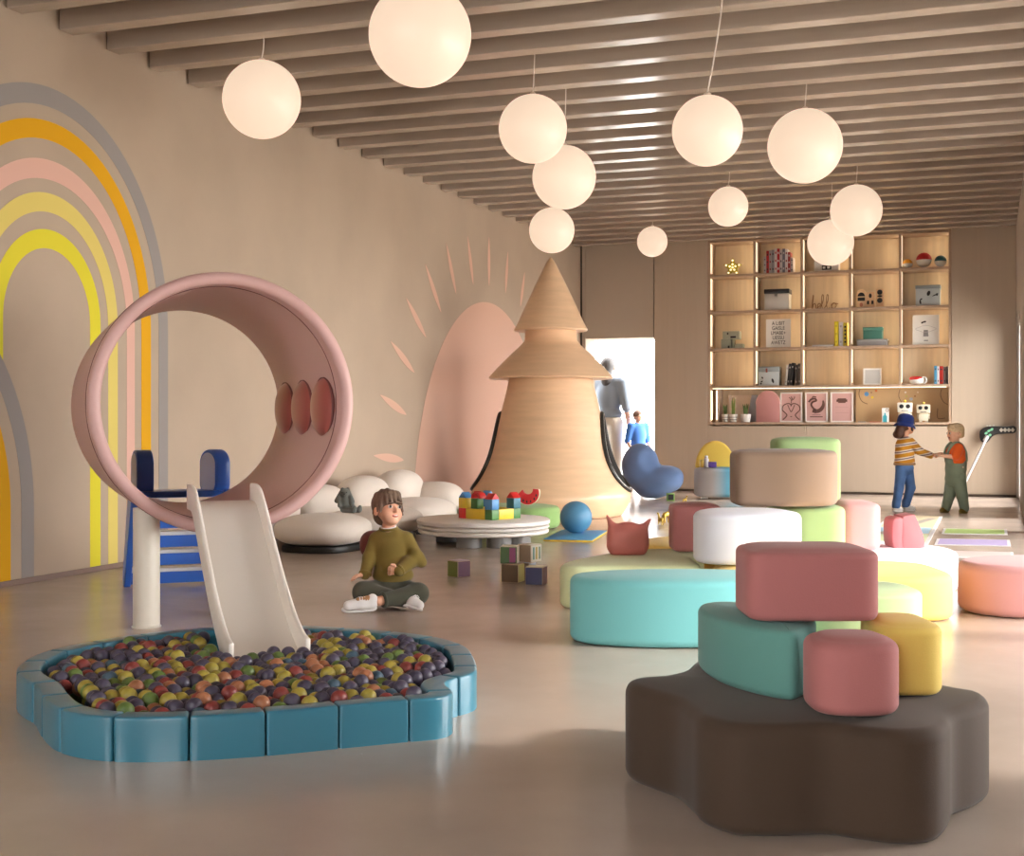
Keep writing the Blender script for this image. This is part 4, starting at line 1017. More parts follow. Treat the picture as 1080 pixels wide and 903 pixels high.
obj('body', superell((-.01,0,.055),(.095,.07,.055),2.6,2.2), m_paper, t); obj('cap', superell((-.02,0,.082),(.092,.072,.032),2.6,2.2), cover((200,40,40)), t)
obj('handle', tube([(.085+.03*math.cos(a),-.03,.06+.04*math.sin(a)) for a in [2*PI*i/24 for i in range(24)]], .012, 8, True), m_paper, t)
x = X(985.4)
for c, w, h, lb in (((84,156,196),.04,.255,'sky blue book in the right fourth row compartment'),((226,222,218),.032,.25,'white book between blue and red ones'),((198,52,40),.05,.25,'red book in the right fourth row compartment'),((150,140,138),.034,.24,'grey book right of the red one'),((112,104,104),.034,.245,'dark grey book at the right end')):
    book(x+w/2, 4, w-.002, h, c, lb, 'books at the right end of the fourth row', stripe=((70,66,70),2)); x += w
# row 5
YP = YB+.14
t = panel_art(783.5,5,.42,.40,'pale beige and grey picture panel behind the potted plants',y=YB+.34,bg=(236,212,188))
obj('grey_shape', slab([(.06,.0),(.22,.0),(.22,.40),(.13,.40)], .012, .014, 0, XZ), cover((178,178,186)), t, smooth=False)
m_leaf, m_leaf2 = mat('leaf_green',(124,142,70),.5), mat('leaf_dark',(92,114,60),.5)
m_pot, m_soil = plas('pot_white',(236,234,228),.35), mat('soil',(60,48,38),.9)
for px, r, hh, sd, pat, lb in ((765,.052,.16,1,1,'striped white pot'),(773.4,.062,.26,2,2,'patterned white pot'),(786.5,.08,.17,3,0,'plain wider white pot')):
    t = thing('potted_plant', f'spiky green plant in a {lb} on the long low shelf', 'plant', (X(px,YP),YP,RZ(5)), 0, 'potted plants on the low shelf')
    pt = obj('pot', lathe([(r*.72,0),(r*.78,.004),(r,.11),(r*.98,.116),(r*.86,.112),(r*.84,.095)],28), m_pot, t)
    if pat:
        for k in range(2): obj('pot_band', lathe([(r*(.82+.08*k)+.002,.03+.035*k),(r*(.84+.08*k)+.002,.042+.035*k)],28,cap=False), cover((150,150,146)), pt)
    obj('soil', lathe([(r*.8,.094),(.001,.1)],20,cap=False), m_soil, t)
    q = random.Random(sd); lb_ = NB()
    for k in range(22):
        a = q.random()*2*PI; ln = hh*q.uniform(.6,1.05); sp_ = q.uniform(.1,.5)*(.45 if hh > .2 else .75)
        pth = [(math.cos(a)*(r*.25+sp_*ln*s_*s_*(.45 if sd != 2 else .2)), math.sin(a)*(r*.25+sp_*ln*s_*s_*.5), .095+ln*s_) for s_ in (0,.3,.6,.85,1)]
        lb_ = join(lb_, tube(pth, [.007,.0095,.008,.005,.001], 6, flat=(.35,1.3)))
    obj('foliage', lb_, [m_leaf, m_leaf2][sd % 2], t)
t = thing('board','rose pink arch topped board leaning on the low shelf','decoration',(X(810,YI),YI,RZ(5)),0)
bo = [(-.17,0),(.17,0),(.17,.26)]+[(.17*math.cos(PI*i/20),.26+.19*math.sin(PI*i/20)) for i in range(1,20)]+[(-.17,.26)]
obj('panel', slab([(x-.0,z) for x, z in bo], -.012, .012, .003, XZ), cover((196,140,138)), t); obj('edge_band', tube([(x,0,z+.0) for x, z in bo[2:]], .011, 8), cover((226,178,172)), t)
def poster(px, lb):
    return panel_art(px,5,.315,.43,lb,frame=.02,fc=(236,230,224),bg=(206,164,158),y=YI+.02)
t = poster(834.5,'white framed pink poster with antlered curling creature, left of three')
m_br = cover((96,64,54))
def line(t, pts, w=.006, nm='drawn_line'): obj(nm, tube([(x,-.006,z) for x, z in [(p.x,p.y) for p in spline([(a,b,0) for a,b in pts],6,False)]], w, 6), m_br, t)
line(t,[(0,.23),(-.01,.26),(-.05,.27),(-.11,.24),(-.125,.18),(-.09,.14),(-.06,.10),(-.1,.05),(-.12,.04)],.008); line(t,[(0,.23),(.01,.26),(.05,.27),(.11,.24),(.125,.18),(.09,.14),(.06,.10),(.1,.05),(.12,.04)],.008)
line(t,[(0,.27),(0,.33),(-.03,.36)]); line(t,[(0,.31),(.04,.34),(.05,.37)]); line(t,[(.02,.33),(.0,.37)]); line(t,[(-.05,.25),(-.02,.18),(0,.15),(.02,.18),(.05,.25)]); line(t,[(-.012,.08),(.012,.08)])
t = poster(861,'white framed pink poster with dragon on a crescent, middle of three')
obj('crescent', slab([(.0+.12*math.cos(a),.25+.12*math.sin(a)) for a in [math.radians(-120+155*i/24) for i in range(25)]]+[(-.02+.105*math.cos(a),.285+.105*math.sin(a)) for a in [math.radians(10-115*i/24) for i in range(25)]], .004, .009, 0, XZ), m_br, t, smooth=False)
line(t,[(-.11,.29),(-.07,.33),(-.02,.34),(.0,.31),(-.05,.29),(-.07,.25),(-.04,.20),(.0,.17),(-.02,.13)],.013); line(t,[(-.06,.35),(-.04,.37),(.0,.36)],.008)
obj('caption_mark', join(box((-.06,-.007,.10),(.06,-.004,.106)), box((-.09,-.007,.07),(.09,-.004,.083))), m_br, t, smooth=False)
t = poster(888,'white framed pink poster with small brown emblem, right of three')
obj('emblem', join(slab([(-.05,.275),(.05,.275),(.06,.34),(-.06,.34)], .004, .009, 0, XZ), box((-.075,-.009,.29),(-.05,-.004,.325)), box((.05,-.009,.29),(.075,-.004,.325))), m_br, t, smooth=False)
for z in (.21,.13): obj('faint_line', box((-.09,-.007,z),(.09,-.004,z+.005)), cover((186,146,142)), t, smooth=False)
KB = thing('kraft_board','long brown kraft board with drawn arcs and dots behind the robots','board',(X(952,YB+.36),YB+.36,RZ(5)),0)
obj('sheet', box((-.645,-.01,0),(.63,.01,.485),.002), cover((206,172,126)), KB, smooth=False)
def kx(px): return X(px,YB+.35)-KB.location.x
def kz(py): return wb(950,py,YB+.35).z-RZ(5)
for pts in ([(907,410),(906,416),(909,423),(915,426)],[(949,411),(948,418),(951,425)],[(993,411),(992,417),(995,424),(1000,427)],[(989,431),(989,441),(997,441)]):
    obj('arc_line', tube([(kx(p.x),-.011,kz(p.y)) for p in spline([(a,b,0) for a,b in pts],6,False)], .005, 6), cover((120,90,60)), KB)
for px, py, r, c in ((914,415.5,.032,(110,170,220)),(920,419,.018,(236,206,60)),(924,412,.018,(214,120,60)),(919,414,.010,(150,110,80)),(955,414,.014,(240,232,215)),(956,418,.012,(190,190,90)),(968,414,.011,(236,220,190)),(965,418,.012,(170,110,60)),(961,421,.022,(170,180,190))):
    obj('paper_dot', slab(oval(kx(px),kz(py),r,r), .010, .013, 0, XZ), cover(c), KB, smooth=False)
t = thing('picture_card','small white card with blue bottle drawing left of the robots','picture',(X(934,YP),YP,RZ(5)),0)
obj('card', box((-.05,-.01,0),(.045,.01,.20),.002), m_paper, t, smooth=False)
obj('bottle_print', slab([(-.035,.0),(.02,.0),(.02,.085),(.002,.10),(.002,.13),(-.017,.13),(-.017,.10),(-.035,.085)], .010, .013, 0, XZ), cover((70,170,184)), t, smooth=False)
obj('ring_print', tube([(.022+.018*math.cos(a),-.012,.17+.02*math.sin(a)) for a in [2*PI*i/20 for i in range(20)]], .005, 6, True), cover((170,150,130)), t)
for px, h, lb, ant in ((954.5,.30,'white toy robot with round black eyes behind the girl in blue hat',(236,206,80)),(974,.27,'cream toy robot with round black eyes right of the other robot',(226,200,90))):
    t = thing('toy_robot', lb, 'toy robot', (X(px,YP),YP,RZ(5)), 0, 'toy robots')
    k = h/.30; mb_ = cover((238,236,224) if px < 960 else (222,214,192))
    obj('torso', box((-.07*k,-.05,.02*k),(.07*k,.05,.135*k),.008), mb_, t); hd = obj('head', box((-.10*k,-.065,.14*k),(.10*k,.065,.275*k),.010), mb_, t)
    for s_ in (-1,1):
        obj('eye', slab(oval(.044*k*s_,.222*k,.03*k,.03*k), .065, .071, .002, XZ), m_ink, hd); obj('leg', box((.045*k*s_-.02,-.04,0),(.045*k*s_+.02,.04,.02*k),.003), mb_, t); obj('arm', box((.082*k*s_-.010,-.02,.05*k),(.082*k*s_+.010,.02,.13*k),.004), mb_, t)
    obj('mouth', box((-.045*k,-.067,.158*k),(.045*k,-.064,.166*k)), m_ink, hd, smooth=False); obj('antenna_bulb', ball(.022*k,16,(0,0,.293*k)), cover(ant), hd)
for px, w, c, lb in ((909,.10,(150,150,150),'thin grey card lying at the front of the low shelf'),(923,.16,(214,130,100),'thin coral card lying at the front of the low shelf')):
    tag(obj('paper_card', box((-w/2,-.05,0),(w/2,.05,.010),.002), cover(c), None, (X(px,YP),YP,RZ(5))), lb, 'card')
# ================================================================== PEOPLE
sk = lambda n_, c: mat('skin_'+n_, c, .5, spec=.35)
def xf(c, yaw, pitch=0, roll=0, s=1.0): return Matrix.Translation(c) @ Matrix.Rotation(yaw,4,'Z') @ Matrix.Rotation(pitch,4,'X') @ Matrix.Rotation(roll,4,'Y') @ Matrix.Scale(s,4)
def tp(prims, M):
    s = M.to_scale().x; R = M.to_3x3()*(1/s); R4 = R.to_4x4(); out = []
    for p in prims:
        q = dict(p); q['k'] = p['k']*s
        if p['t'] == 'cap': q['a'] = tuple(M @ Vector(p['a'])); q['b'] = tuple(M @ Vector(p['b'])); q['ra'] *= s; q['rb'] *= s
        else: q['c'] = tuple(M @ Vector(p['c'])); q['r'] = tuple(x*s for x in p['r']); q['M'] = R4 @ p['M'] if p.get('M') is not None else R4
        out.append(q)
    return out
HEAD = [ell((0,.012,.02),(.074,.088,.084),.01), ell((0,-.028,-.028),(.060,.056,.068),.02), ell((0,-.052,-.077),(.030,.027,.023),.02), ell((.033,-.05,-.042),(.028,.026,.028),.015), ell((-.033,-.05,-.042),(.028,.026,.028),.015),
        ell((.030,-.096,.0),(.017,.013,.011),.008,op='sub'), ell((-.030,-.096,.0),(.017,.013,.011),.008,op='sub'),
        cap((0,-.083,.002),(0,-.095,-.026),.006,.0115,.008), ell((.009,-.089,-.028),(.007,.008,.007),.004), ell((-.009,-.089,-.028),(.007,.008,.007),.004),
        ell((.077,.006,-.016),(.011,.019,.027),.006), ell((-.077,.006,-.016),(.011,.019,.027),.006)]
def face_parts(M, parent, m_iris, m_brow, m_lip, detail=True):
    def e(nm, c, r, m, seg=20, rot=None): return obj(nm, superell((0,0,0),r,2,2,seg,14,M @ Matrix.Translation(c) @ (rot or Matrix())), m, parent)
    for s_ in (-1, 1):
        w = e('eye', (.030*s_,-.080,.0), (.0135,.008,.0098), plas('eye_white',(240,238,235),.2))
        obj('iris', superell((0,0,0),(.0088,.0035,.0092),2,2,16,10,M @ Matrix.Translation((.031*s_,-.0862,.0003))), m_iris, w)
        e('eyebrow', (.031*s_,-.088,.021), (.018,.005,.0045), m_brow, rot=Matrix.Rotation(.12*s_,4,'Y'))
    mo = e('mouth', (0,-.083,-.052), (.020,.006,.0085), m_lip)
    obj('teeth', superell((0,0,0),(.013,.003,.0032),2,2,16,10,M @ Matrix.Translation((0,-.0885,-.0505))), plas('teeth_white',(240,236,228),.3), mo)
def hand(wrist, d, nrm, s=1.0, curl=.6, thumb=1):
    """palm along d, fingers bending towards -nrm; thumb on the side"""
    d = Vector(d).normalized(); n_ = Vector(nrm); n_ = (n_-d*n_.dot(d)).normalized(); side = d.cross(n_)*thumb; w = Vector(wrist); k = .0025*s
    out = [cap(tuple(w), tuple(w+d*.018*s), .012*s, .014*s, .006*s)]
    for i, (off, L_) in enumerate(((.017,.030),(.006,.035),(-.006,.032),(-.016,.025))):
        b0 = w+d*.014*s+side*off*.6*s; b1 = w+d*.042*s+side*off*s; out.append(cap(tuple(b0), tuple(b1), .0085*s, .0082*s, .004*s))
        a1 = curl; e1 = b1+(d*math.cos(a1)-n_*math.sin(a1))*L_*.5*s; a2 = curl*2.2; e2 = e1+(d*math.cos(a2)-n_*math.sin(a2))*L_*.5*s
        out += [cap(tuple(b1), tuple(e1), .0068*s, .006*s, k), cap(tuple(e1), tuple(e2), .006*s, .0048*s, k)]
    t0 = w+d*.012*s+side*.012*s; t1 = t0+(d*.6+side*.8-n_*.2).normalized()*.022*s; t2 = t1+(d*.9+side*.2-n_*.5).normalized()*.018*s
    out += [cap(tuple(t0), tuple(t1), .0085*s, .0075*s, k), cap(tuple(t1), tuple(t2), .0072*s, .0055*s, k)]
    return out
def limb(pts, rs, k=.012, grow=0): return [cap(pts[i], pts[i+1], rs[i]+grow, rs[i+1]+grow, k) for i in range(len(pts)-1)]
def cloth(name, rgb): return mat('cloth_'+name, rgb, .9, spec=.15, bump=.15, bscale=180, sheen=.15)
m_iris, m_lip = mat('iris_brown',(54,38,28),.2), mat('lip',(190,98,90),.5)

# ---- seated boy
bp0 = fl(414,640)
BO = thing('person', 'boy with brown hair in olive sweater sitting cross-legged on the floor', 'person', (bp0.x,bp0.y,0), YAW)
s1 = sk('boy',(226,172,142))
hM = xf((-.026,-.005,.548), math.radians(36), math.radians(-13), math.radians(5), .97)
RA = [(.078,.02,.380),(.132,-.012,.275),(.045,-.118,.215)]; LA = [(-.094,.02,.378),(-.128,-.005,.275),(-.148,-.06,.188)]
RL = [(.06,.02,.085),(.150,-.085,.086),(-.055,-.215,.062)]; LL = [(-.06,.02,.085),(-.155,-.07,.090),(.085,-.125,.052)]
tor = [ell((0,.03,.12),(.098,.075,.08),.03), ell((-.003,.03,.235),(.088,.066,.14),.03), ell((-.006,.022,.335),(.088,.062,.080),.03)]
body = tp(HEAD, hM)+[cap((-.022,.015,.42),(-.024,.005,.49),.036,.036,.015)]+tor+limb(RA,(.028,.028,.019))+limb(LA,(.028,.028,.019))+limb(RL,(.052,.044,.026),.015)+limb(LL,(.052,.044,.026),.015)
body += hand(RA[2],(-1,-.25,.05),(0,1,.1),1.15,.95,-1)+hand(LA[2],(-.85,-.45,-.12),(0,.1,1),1.15,.35,1)
obj('body', organic(body, .0042), s1, BO)
c_ol, c_tr = cloth('olive',(122,104,52)), cloth('charcoal_green',(80,80,68))
sw = [ell((0,.03,.175),(.116,.096,.06),.025), ell((-.003,.028,.25),(.106,.088,.13),.025), ell((-.006,.022,.335),(.108,.082,.088),.03), cap((-.080,.02,.378),(.066,.02,.380),.040,.040,.03), cap((-.055,.015,.405),(.012,.015,.41),.032,.034,.035)]+limb(RA,(.042,.042,.032),.014)+limb(LA,(.042,.040,.030),.014)
sw += [cap((.13,-.03,.30),(.165,-.01,.25),.03,.03,.02), cap((-.03,-.055,.22),(.08,-.05,.26),.02,.02,.03), ell((-.024,.002,.470),(.048,.048,.05),.008,op='sub')]
swo = obj('sweater', organic(sw, .0048), c_ol, BO)
def ring(c, nrm, R, r, sy=1.0):
    z = Vector(nrm).normalized(); x = z.orthogonal().normalized(); y = z.cross(x); return tube([Vector(c)+x*R*math.cos(a)+y*R*sy*math.sin(a) for a in [2*PI*i/32 for i in range(32)]], r, 8, True)
obj('collar', ring((-.023,.008,.440),(-.05,-.15,1),.047,.0075), c_ol, swo); obj('shirt_collar', ring((-.024,.006,.446),(-.05,-.15,1),.040,.006), cloth('white',(232,230,226)), BO)
for p, q_ in ((RA[2],RA[1]),(LA[2],LA[1])):
    v = Vector(q_)-Vector(p); obj('cuff', ring(Vector(p)+v.normalized()*.006, v, .027, .010), c_ol, swo)
RLt = [RL[0],RL[1],tuple(Vector(RL[1]).lerp(Vector(RL[2]),.80))]
tro = [ell((0,.03,.095),(.120,.10,.085),.03)]+limb(RLt,(.066,.058,.040),.018)+limb(LL,(.068,.060,.038),.018)
trb = organic(tro, .005)
for v in trb.verts: v.co.z = max(v.co.z, .003)
tr_o = obj('trousers', trb, c_tr, BO)
v = Vector(RLt[1])-Vector(RLt[2]); obj('cuff', ring(Vector(RLt[2])-v.normalized()*.02, v, .040, .007), c_tr, tr_o)
m_sh, m_tan = mat('shoe_white',(232,230,228),.5), mat('shoe_tan',(176,130,84),.6)
def shoe(nm, a, b_, up, parent, m=m_sh, s=1.0, msole=None):
    a, b_, up = Vector(a), Vector(b_), Vector(up).normalized(); d = (b_-a).normalized(); sd = d.cross(up)
    P_ = [cap(tuple(a), tuple(a.lerp(b_,.45)), .034*s, .033*s, .012), cap(tuple(a.lerp(b_,.45)), tuple(b_-up*.006*s), .033*s, .027*s, .014), cap(tuple(a+up*.012*s), tuple(a+up*.024*s), .027*s, .026*s, .012)]
    o = obj(nm, organic(P_, .004 if s < 1.4 else .006), m, parent)
    pts = [a-d*.030*s, a-d*.018*s+sd*.022*s, a.lerp(b_,.5)+sd*.027*s, b_+sd*.019*s, b_+d*.023*s, b_-sd*.020*s, a.lerp(b_,.5)-sd*.026*s, a-d*.018*s-sd*.022*s]
    obj('sole', tube(spline([p-up*.026*s for p in pts], 5), .008*s, 8, True), msole or m_sh, o)
    return o, d, up, sd, a, b_
o, d, up, sd, a, b_ = shoe('shoe', (-.098,-.222,.052), (-.212,-.262,.046), (.35,-.35,.85), BO, s=1.1)
obj('tongue', organic([cap(tuple(a.lerp(b_,.15)+up*.028), tuple(a.lerp(b_,.62)+up*.023), .021, .019, .01)], .004), m_tan, o)
for k in range(5):
    c = a.lerp(b_, .18+.11*k)+up*.041; obj('lace', tube([c-sd*.02-up*.008, c+up*.004, c+sd*.02-up*.008], .0035, 6), m_sh, o)
o, d, up, sd, a, b_ = shoe('shoe', (.100,-.135,.050), (.165,-.185,.040), (.3,.1,.95), BO)
for k in range(3):
    c = a.lerp(b_, .3+.15*k)+up*.038; obj('lace', tube([c-sd*.02-up*.006, c+up*.004, c+sd*.02-up*.006], .003, 6), m_sh, o)
m_hair = mat('hair_brown',(112,90,74),.55,spec=.4,var=.25,vscale=30,stretch=(3,3,.6))
HAIR = [ell((0,.016,.036),(.085,.098,.086),.015), ell((.0,.055,-.03),(.062,.052,.058),.02)]
rr2 = random.Random(5)
for k in range(13):
    a = math.radians(-118+236*k/12); x, y = .078*math.sin(a), -.086*math.cos(a); zz = (.030+.012*math.sin(2.2*a)) if abs(a) < 1.0 else -.025
    HAIR.append(cap((x*.75,y*.72,.082),(x*1.08+rr2.uniform(-.006,.006),y*1.10,zz+rr2.uniform(-.010,.008)),.021,.007,.0025))
for k in range(10):
    a = rr2.uniform(0,6.28); r_ = rr2.uniform(.02,.07); HAIR.append(cap((r_*.6*math.cos(a),r_*.6*math.sin(a)+.01,.103),(r_*1.3*math.cos(a),r_*1.35*math.sin(a)+.015,.084),.018,.009,.002))
HAIR.append(ell((0,-.098,-.032),(.058,.040,.055),.006,op='sub'))
obj('hair', organic(tp(HAIR, hM), .0042), m_hair, BO)
face_parts(hM, BO, m_iris, mat('brow_brown',(96,72,56),.7), m_lip)

# ---- girl, standing, seen from behind on her left, holding hands
STRIPE = bpy.data.materials.new('cloth_striped_knit'); STRIPE.use_nodes = True
nt = STRIPE.node_tree; b = nt.nodes['Principled BSDF']; b.inputs['Roughness'].default_value = .9
tcn = nt.nodes.new('ShaderNodeTexCoord'); dt = nt.nodes.new('ShaderNodeVectorMath'); dt.operation = 'DOT_PRODUCT'; dt.inputs[1].default_value = (-.18,0,1)
nt.links.new(tcn.outputs['Object'], dt.inputs[0])
ml = nt.nodes.new('ShaderNodeMath'); ml.operation = 'MULTIPLY'; ml.inputs[1].default_value = 12.5; nt.links.new(dt.outputs['Value'], ml.inputs[0])
frc = nt.nodes.new('ShaderNodeMath'); frc.operation = 'FRACT'; nt.links.new(ml.outputs[0], frc.inputs[0])
rp = nt.nodes.new('ShaderNodeValToRGB'); rp.color_ramp.interpolation = 'CONSTANT'; nt.links.new(frc.outputs[0], rp.inputs['Fac'])
e0 = rp.color_ramp.elements; e0[0].position = 0; e0[0].color = lin((206,146,44))+(1,); e0[1].position = .42; e0[1].color = lin((232,222,206))+(1,)
for ps, c_ in ((.58,(120,92,110)),(.72,(232,222,206)),(.88,(206,146,44))):
    q = e0.new(ps); q.color = lin(c_)+(1,)
nt.links.new(rp.outputs['Color'], b.inputs['Base Color'])
gp0 = fl(954,539.5)
GI = thing('person', 'girl in blue hat and striped sweater holding hands with the small boy', 'person', (gp0.x,gp0.y,0), YAW)
s2 = sk('girl',(232,178,146))
gM = xf((.02,.0,.985), math.radians(105), math.radians(-4), 0, .98)
gA = [(.055,-.06,.80),(.155,-.075,.69),(.290,-.03,.635)]; gA2 = [(.075,.08,.80),(.17,.09,.70),(.30,.02,.655)]
gL = [(-.045,-.03,.50),(-.075,-.04,.265),(-.110,-.05,.07)]; gL2 = [(.045,.04,.50),(.085,.05,.27),(.045,.10,.07)]
body = tp(HEAD, gM)+[cap((.01,0,.86),(.015,0,.92),.034,.034,.015), ell((0,0,.58),(.085,.075,.10),.03), ell((0,0,.70),(.085,.072,.14),.03), cap((.02,-.065,.80),(.03,.065,.80),.035,.035,.03)]+limb(gA,(.032,.027,.019))+limb(gA2,(.032,.027,.019))+limb(gL,(.055,.042,.028))+limb(gL2,(.055,.042,.028))
body += hand(gA[2],(1,.1,.12),(0,0,1),1.1,.75,1)+hand(gA2[2],(1,-.1,.0),(0,0,1),1.1,.7,-1)
obj('body', organic(body, .0055), s2, GI)
swg = [ell((0,0,.575),(.115,.100,.06),.03), ell((0,0,.66),(.110,.098,.15),.03), ell((.005,0,.765),(.105,.095,.09),.03), cap((.02,-.06,.815),(.03,.06,.815),.042,.042,.03)]+limb(gA,(.047,.042,.031),.02)+limb(gA2,(.047,.042,.031),.02)
so_ = obj('sweater', organic(swg, .006), STRIPE, GI)
obj('hem', tube([(.112*math.cos(a),.098*math.sin(a),.545) for a in [2*PI*i/40 for i in range(40)]], .014, 8, True), cloth('ochre_rib',(176,140,104)), so_)
c_den = mat('cloth_denim',(84,118,170),.85,spec=.2,var=.18,vscale=9,bump=.2,bscale=140)
jn = [ell((0,0,.50),(.104,.092,.085),.025)]+limb(gL,(.066,.054,.046),.014)+limb(gL2,(.066,.054,.046),.014)+[cap((-.110,-.05,.11),(-.112,-.05,.075),.046,.048,.008), cap((.043,.10,.11),(.045,.10,.08),.046,.047,.008)]
jo = obj('jeans', organic(jn, .006), c_den, GI)
shoe('shoe', (-.115,-.05,.035), (-.055,-.03,.03), (0,0,1), GI, s=1.05); shoe('shoe', (.045,.10,.035), (.125,.095,.03), (0,0,1), GI, s=1.05)
m_gh = mat('hair_dark',(84,52,38),.5,var=.2,vscale=30)
gh = tp([ell((0,.018,.02),(.082,.096,.085),.015), cap((.07,-.02,.0),(.074,-.03,-.06),.02,.012,.01), cap((-.07,-.02,.0),(-.074,-.03,-.06),.02,.012,.01), ell((0,-.10,-.03),(.056,.045,.075),.008,op='sub')], gM)+[ell((-.075,-.02,.885),(.065,.062,.05),.02), ell((-.06,-.02,.93),(.055,.055,.06),.02)]
obj('hair', organic(gh, .006), m_gh, GI)
c_hat = cloth('royal_blue',(40,58,124))
hatM = gM @ Matrix.Translation((0,.012,.028)) @ Matrix.Rotation(math.radians(14),4,'X')
hb = lathe([(.094,-.012),(.097,.0),(.095,.045),(.088,.078),(.07,.10),(.04,.112),(.002,.116)], 48, cap=False)
ho = obj('hat', hb, c_hat, GI); ho.data.transform(hatM)
hb = lathe([(.092,.002),(.110,-.018),(.128,-.042),(.130,-.046),(.126,-.046),(.108,-.024),(.090,-.006)], 48, cap=False); br = obj('brim', hb, c_hat, ho); br.data.transform(hatM)
for z in (.02,.05): o = obj('hat_stitch', tube([(.0975*math.cos(a)*(1-.05*(z>.03)),.0975*math.sin(a)*(1-.05*(z>.03)),z) for a in [2*PI*i/40 for i in range(40)]], .0022, 6, True), mat('hat_navy',(26,38,92),.8), ho); o.data.transform(hatM)
face_parts(gM, GI, m_iris, m_gh, m_lip)

# ---- small boy in dungarees
kp = fl(1008,541)
KI = thing('person', 'small blond boy in orange shirt and green dungarees facing the girl', 'person', (kp.x,kp.y,0), YAW)
s3 = sk('toddler',(240,192,164))
kM = xf((-.005,0,.905), math.radians(-82), math.radians(4), 0, .98)
kA = [(.005,-.085,.735),(-.045,-.12,.635),(-.165,-.07,.645)]; kA2 = [(.0,.085,.735),(-.06,.10,.64),(-.17,.04,.665)]
kL = [(-.03,.045,.34),(-.055,.055,.19),(-.085,.075,.06)]; kL2 = [(.03,-.045,.34),(.055,-.055,.19),(.075,-.065,.06)]
body = tp(HEAD, kM)+[cap((0,0,.77),(0,0,.83),.036,.036,.015), ell((0,0,.40),(.085,.085,.09),.03), ell((0,0,.55),(.085,.085,.16),.03), cap((0,-.075,.735),(0,.075,.735),.035,.035,.03)]+limb(kA,(.034,.029,.02))+limb(kA2,(.034,.029,.02))+limb(kL,(.055,.045,.03))+limb(kL2,(.055,.045,.03))
body += hand(kA[2],(-1,.1,.12),(0,0,1),1.05,.6,1)+hand(kA2[2],(-1,-.2,.0),(0,0,1),1.05,.6,-1)
obj('body', organic(body, .0055), s3, KI)
c_or = cloth('orange',(250,112,50))
sh_ = [ell((0,0,.60),(.108,.108,.12),.03), ell((0,0,.69),(.104,.112,.08),.03), cap((0,-.075,.74),(0,.075,.74),.045,.045,.03)]+limb([kA[0],tuple(Vector(kA[0]).lerp(Vector(kA[1]),.85))],(.052,.052),.02)+limb([kA2[0],tuple(Vector(kA2[0]).lerp(Vector(kA2[1]),.85))],(.052,.052),.02)
obj('shirt', organic(sh_, .006), c_or, KI)
c_dg = cloth('sage_denim',(138,156,138))
dg_ = [ell((0,0,.39),(.120,.118,.10),.03), ell((.0,0,.50),(.118,.118,.12),.03), cap((-.055,-.03,.60),(-.055,.03,.60),.062,.062,.02), cap((.06,-.03,.56),(.06,.03,.56),.055,.055,.02)]+limb(kL,(.074,.062,.054),.014)+limb(kL2,(.074,.062,.054),.014)
do_ = obj('dungarees', organic(dg_, .006), c_dg, KI)
for s_ in (-1,1): obj('strap', tube(spline([(-.115,.045*s_,.64),(-.09,.06*s_,.73),(-.03,.065*s_,.79),(.05,.055*s_,.77),(.10,.045*s_,.68),(.112,.03*s_,.58)],6,False), .010, 8, flat=(.5,1.6)), c_dg, do_)
obj('pocket', slab([(.01,.38),(.07,.38),(.07,.45),(.01,.45)], .108, .118, .003, XZ), c_dg, do_); obj('button', ball(.010,12,(.045,-.112,.52)), plas('button_bone',(220,210,190)), do_)
m_olv = mat('shoe_olive',(122,104,40),.7)
shoe('shoe', (-.085,.075,.035), (-.135,.06,.03), (0,0,1), KI, m_olv, 1.05, m_olv); shoe('shoe', (.075,-.065,.035), (.035,-.085,.03), (0,0,1), KI, m_olv, 1.05, m_olv)
m_bl = mat('hair_blond',(226,202,164),.55,var=.15,vscale=40)
HB = [ell((0,.016,.034),(.080,.094,.080),.015), ell((0,.06,-.02),(.055,.045,.05),.02)]+[cap((.05*math.sin(a),-.06*math.cos(a),.09),(.075*math.sin(a),-.087*math.cos(a),.05),.018,.009,.01) for a in [math.radians(-90+180*k/8) for k in range(9)]]+[ell((0,-.10,-.03),(.062,.05,.07),.006,op='sub')]
obj('hair', organic(tp(HB, kM), .0055), m_bl, KI)
face_parts(kM, KI, m_iris, m_bl, m_lip)

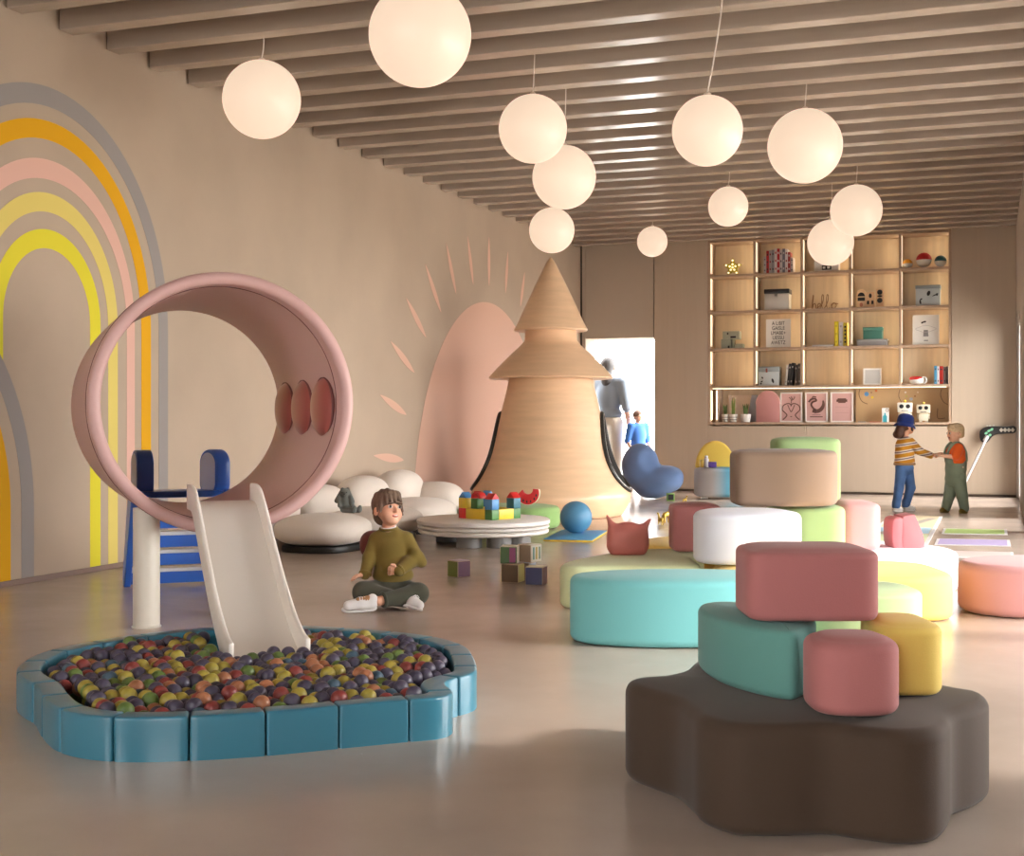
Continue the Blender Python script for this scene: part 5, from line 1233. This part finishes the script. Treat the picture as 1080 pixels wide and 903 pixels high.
# ---- two people on the paving beyond the doorway
def passer(px, d, H, label, hair, top, low, yaw, hair_long):
    p = dep(px, 440, d); s = H/1.7
    t = thing('person', label, 'person', (p.x,p.y,-.104), YAW+yaw)
    hM_ = xf((0,0,1.585*s), 0, 0, 0, 1.08*s)
    A1 = [(.19*s,0,1.38*s),(.25*s,.02,1.08*s),(.24*s,-.10,.86*s)]; A2_ = [(-.19*s,0,1.38*s),(-.25*s,.02,1.08*s),(-.23*s,-.12,.86*s)]
    L1 = [(.09*s,0,.88*s),(.10*s,-.04,.48*s),(.10*s,.02,.09*s)]; L2_ = [(-.09*s,0,.88*s),(-.11*s,.02,.48*s),(-.12*s,.10,.09*s)]
    bd = tp(HEAD, hM_)+[cap((0,.01,1.40*s),(0,.005,1.50*s),.05*s,.05*s,.02), ell((0,0,.95*s),(.14*s,.10*s,.14*s),.04), ell((0,0,1.2*s),(.15*s,.10*s,.24*s),.04), cap((-.16*s,0,1.38*s),(.16*s,0,1.38*s),.06*s,.06*s,.04)]+limb(A1,(.05*s,.04*s,.027*s),.02)+limb(A2_,(.05*s,.04*s,.027*s),.02)+limb(L1,(.085*s,.06*s,.04*s),.02)+limb(L2_,(.085*s,.06*s,.04*s),.02)
    bd += hand(A1[2],(0,-.2,-1),(1,0,0),1.6*s,.4,1)+hand(A2_[2],(0,-.2,-1),(-1,0,0),1.6*s,.4,-1)
    obj('body', organic(bd, .010), sk('passer',(206,160,136)), t)
    tpm = [ell((0,0,1.0*s),(.18*s,.125*s,.10*s),.04), ell((0,0,1.2*s),(.175*s,.125*s,.24*s),.04), cap((-.16*s,0,1.385*s),(.16*s,0,1.385*s),.07*s,.07*s,.04)]+limb(A1[:2],(.068*s,.062*s),.03)+limb(A2_[:2],(.068*s,.062*s),.03)
    obj('shirt', organic(tpm, .012), top, t)
    tq = [ell((0,0,.92*s),(.165*s,.12*s,.11*s),.04)]+limb(L1,(.105*s,.085*s,.065*s),.03)+limb(L2_,(.105*s,.085*s,.065*s),.03); obj('trousers', organic(tq, .012), low, t)
    hr = [ell((0,.018,.03),(.086,.10,.09),.015)]+([cap((0,.06,.0),(0,.07,-.16),.075,.06,.03)] if hair_long else [ell((0,.06,-.02),(.06,.05,.06),.02)])+[ell((0,-.10,-.03),(.06,.05,.08),.008,op='sub')]
    obj('hair', organic(tp(hr, hM_), .010), hair, t)
    for L_ in (L1, L2_): shoe('shoe', (L_[2][0],L_[2][1],.055*s), (L_[2][0],L_[2][1]-.13*s,.045*s), (0,0,1), t, m_sh, 1.5*s)
    face_parts(hM_, t, m_iris, hair, m_lip)
passer(642, 20.5, 2.12, 'adult with dark hair in grey blue shirt outside the doorway', mat('hair_charcoal',(60,58,60),.6), cloth('grey_blue',(128,140,156)), cloth('stone',(196,192,186)), math.radians(150), True)
passer(673, 20.3, 1.30, 'child with brown hair in bright blue shirt outside the doorway', mat('hair_chestnut',(120,90,76),.6), cloth('bright_blue',(70,118,196)), cloth('stone',(196,192,186)), math.radians(30), False)

# ================================================================== LIGHT, SKY, CAMERA
w = bpy.data.worlds.new('sky'); S.world = w; w.use_nodes = True
bg = w.node_tree.nodes['Background']; bg.inputs['Color'].default_value = (1.0,.985,.965,1); bg.inputs['Strength'].default_value = SKY
su = bpy.data.lights.new('sun', 'SUN'); su.energy = SUN; su.angle = math.radians(5); su.color = (1,.93,.84)
so2 = bpy.data.objects.new('sun', su); COL.objects.link(so2)
dv = Vector((-1,-.12,-math.tan(math.radians(27)))); so2.rotation_euler = dv.to_track_quat('-Z','Y').to_euler(); so2.location = (8,0,8)
cam = bpy.data.cameras.new('camera'); co = bpy.data.objects.new('camera', cam); COL.objects.link(co)
co.location = (0,0,EYE); co.rotation_euler = (PI/2,0,YAW)
cam.sensor_fit = 'HORIZONTAL'; cam.sensor_width = 36; cam.lens = 36*FPX/1080; cam.shift_y = -8.5/1080; cam.clip_end = 200; cam.clip_start = .02
S.camera = co
vs = S.view_settings; vs.view_transform = 'Standard'; vs.look = 'None'; vs.gamma = 1; vs.use_curve_mapping = False; vs.exposure = EXPO
cy = S.cycles
cy.max_bounces = 8; cy.diffuse_bounces = 5; cy.glossy_bounces = 4; cy.transparent_max_bounces = 8; cy.sample_clamp_indirect = 6; cy.caustics_reflective = False; cy.caustics_refractive = False
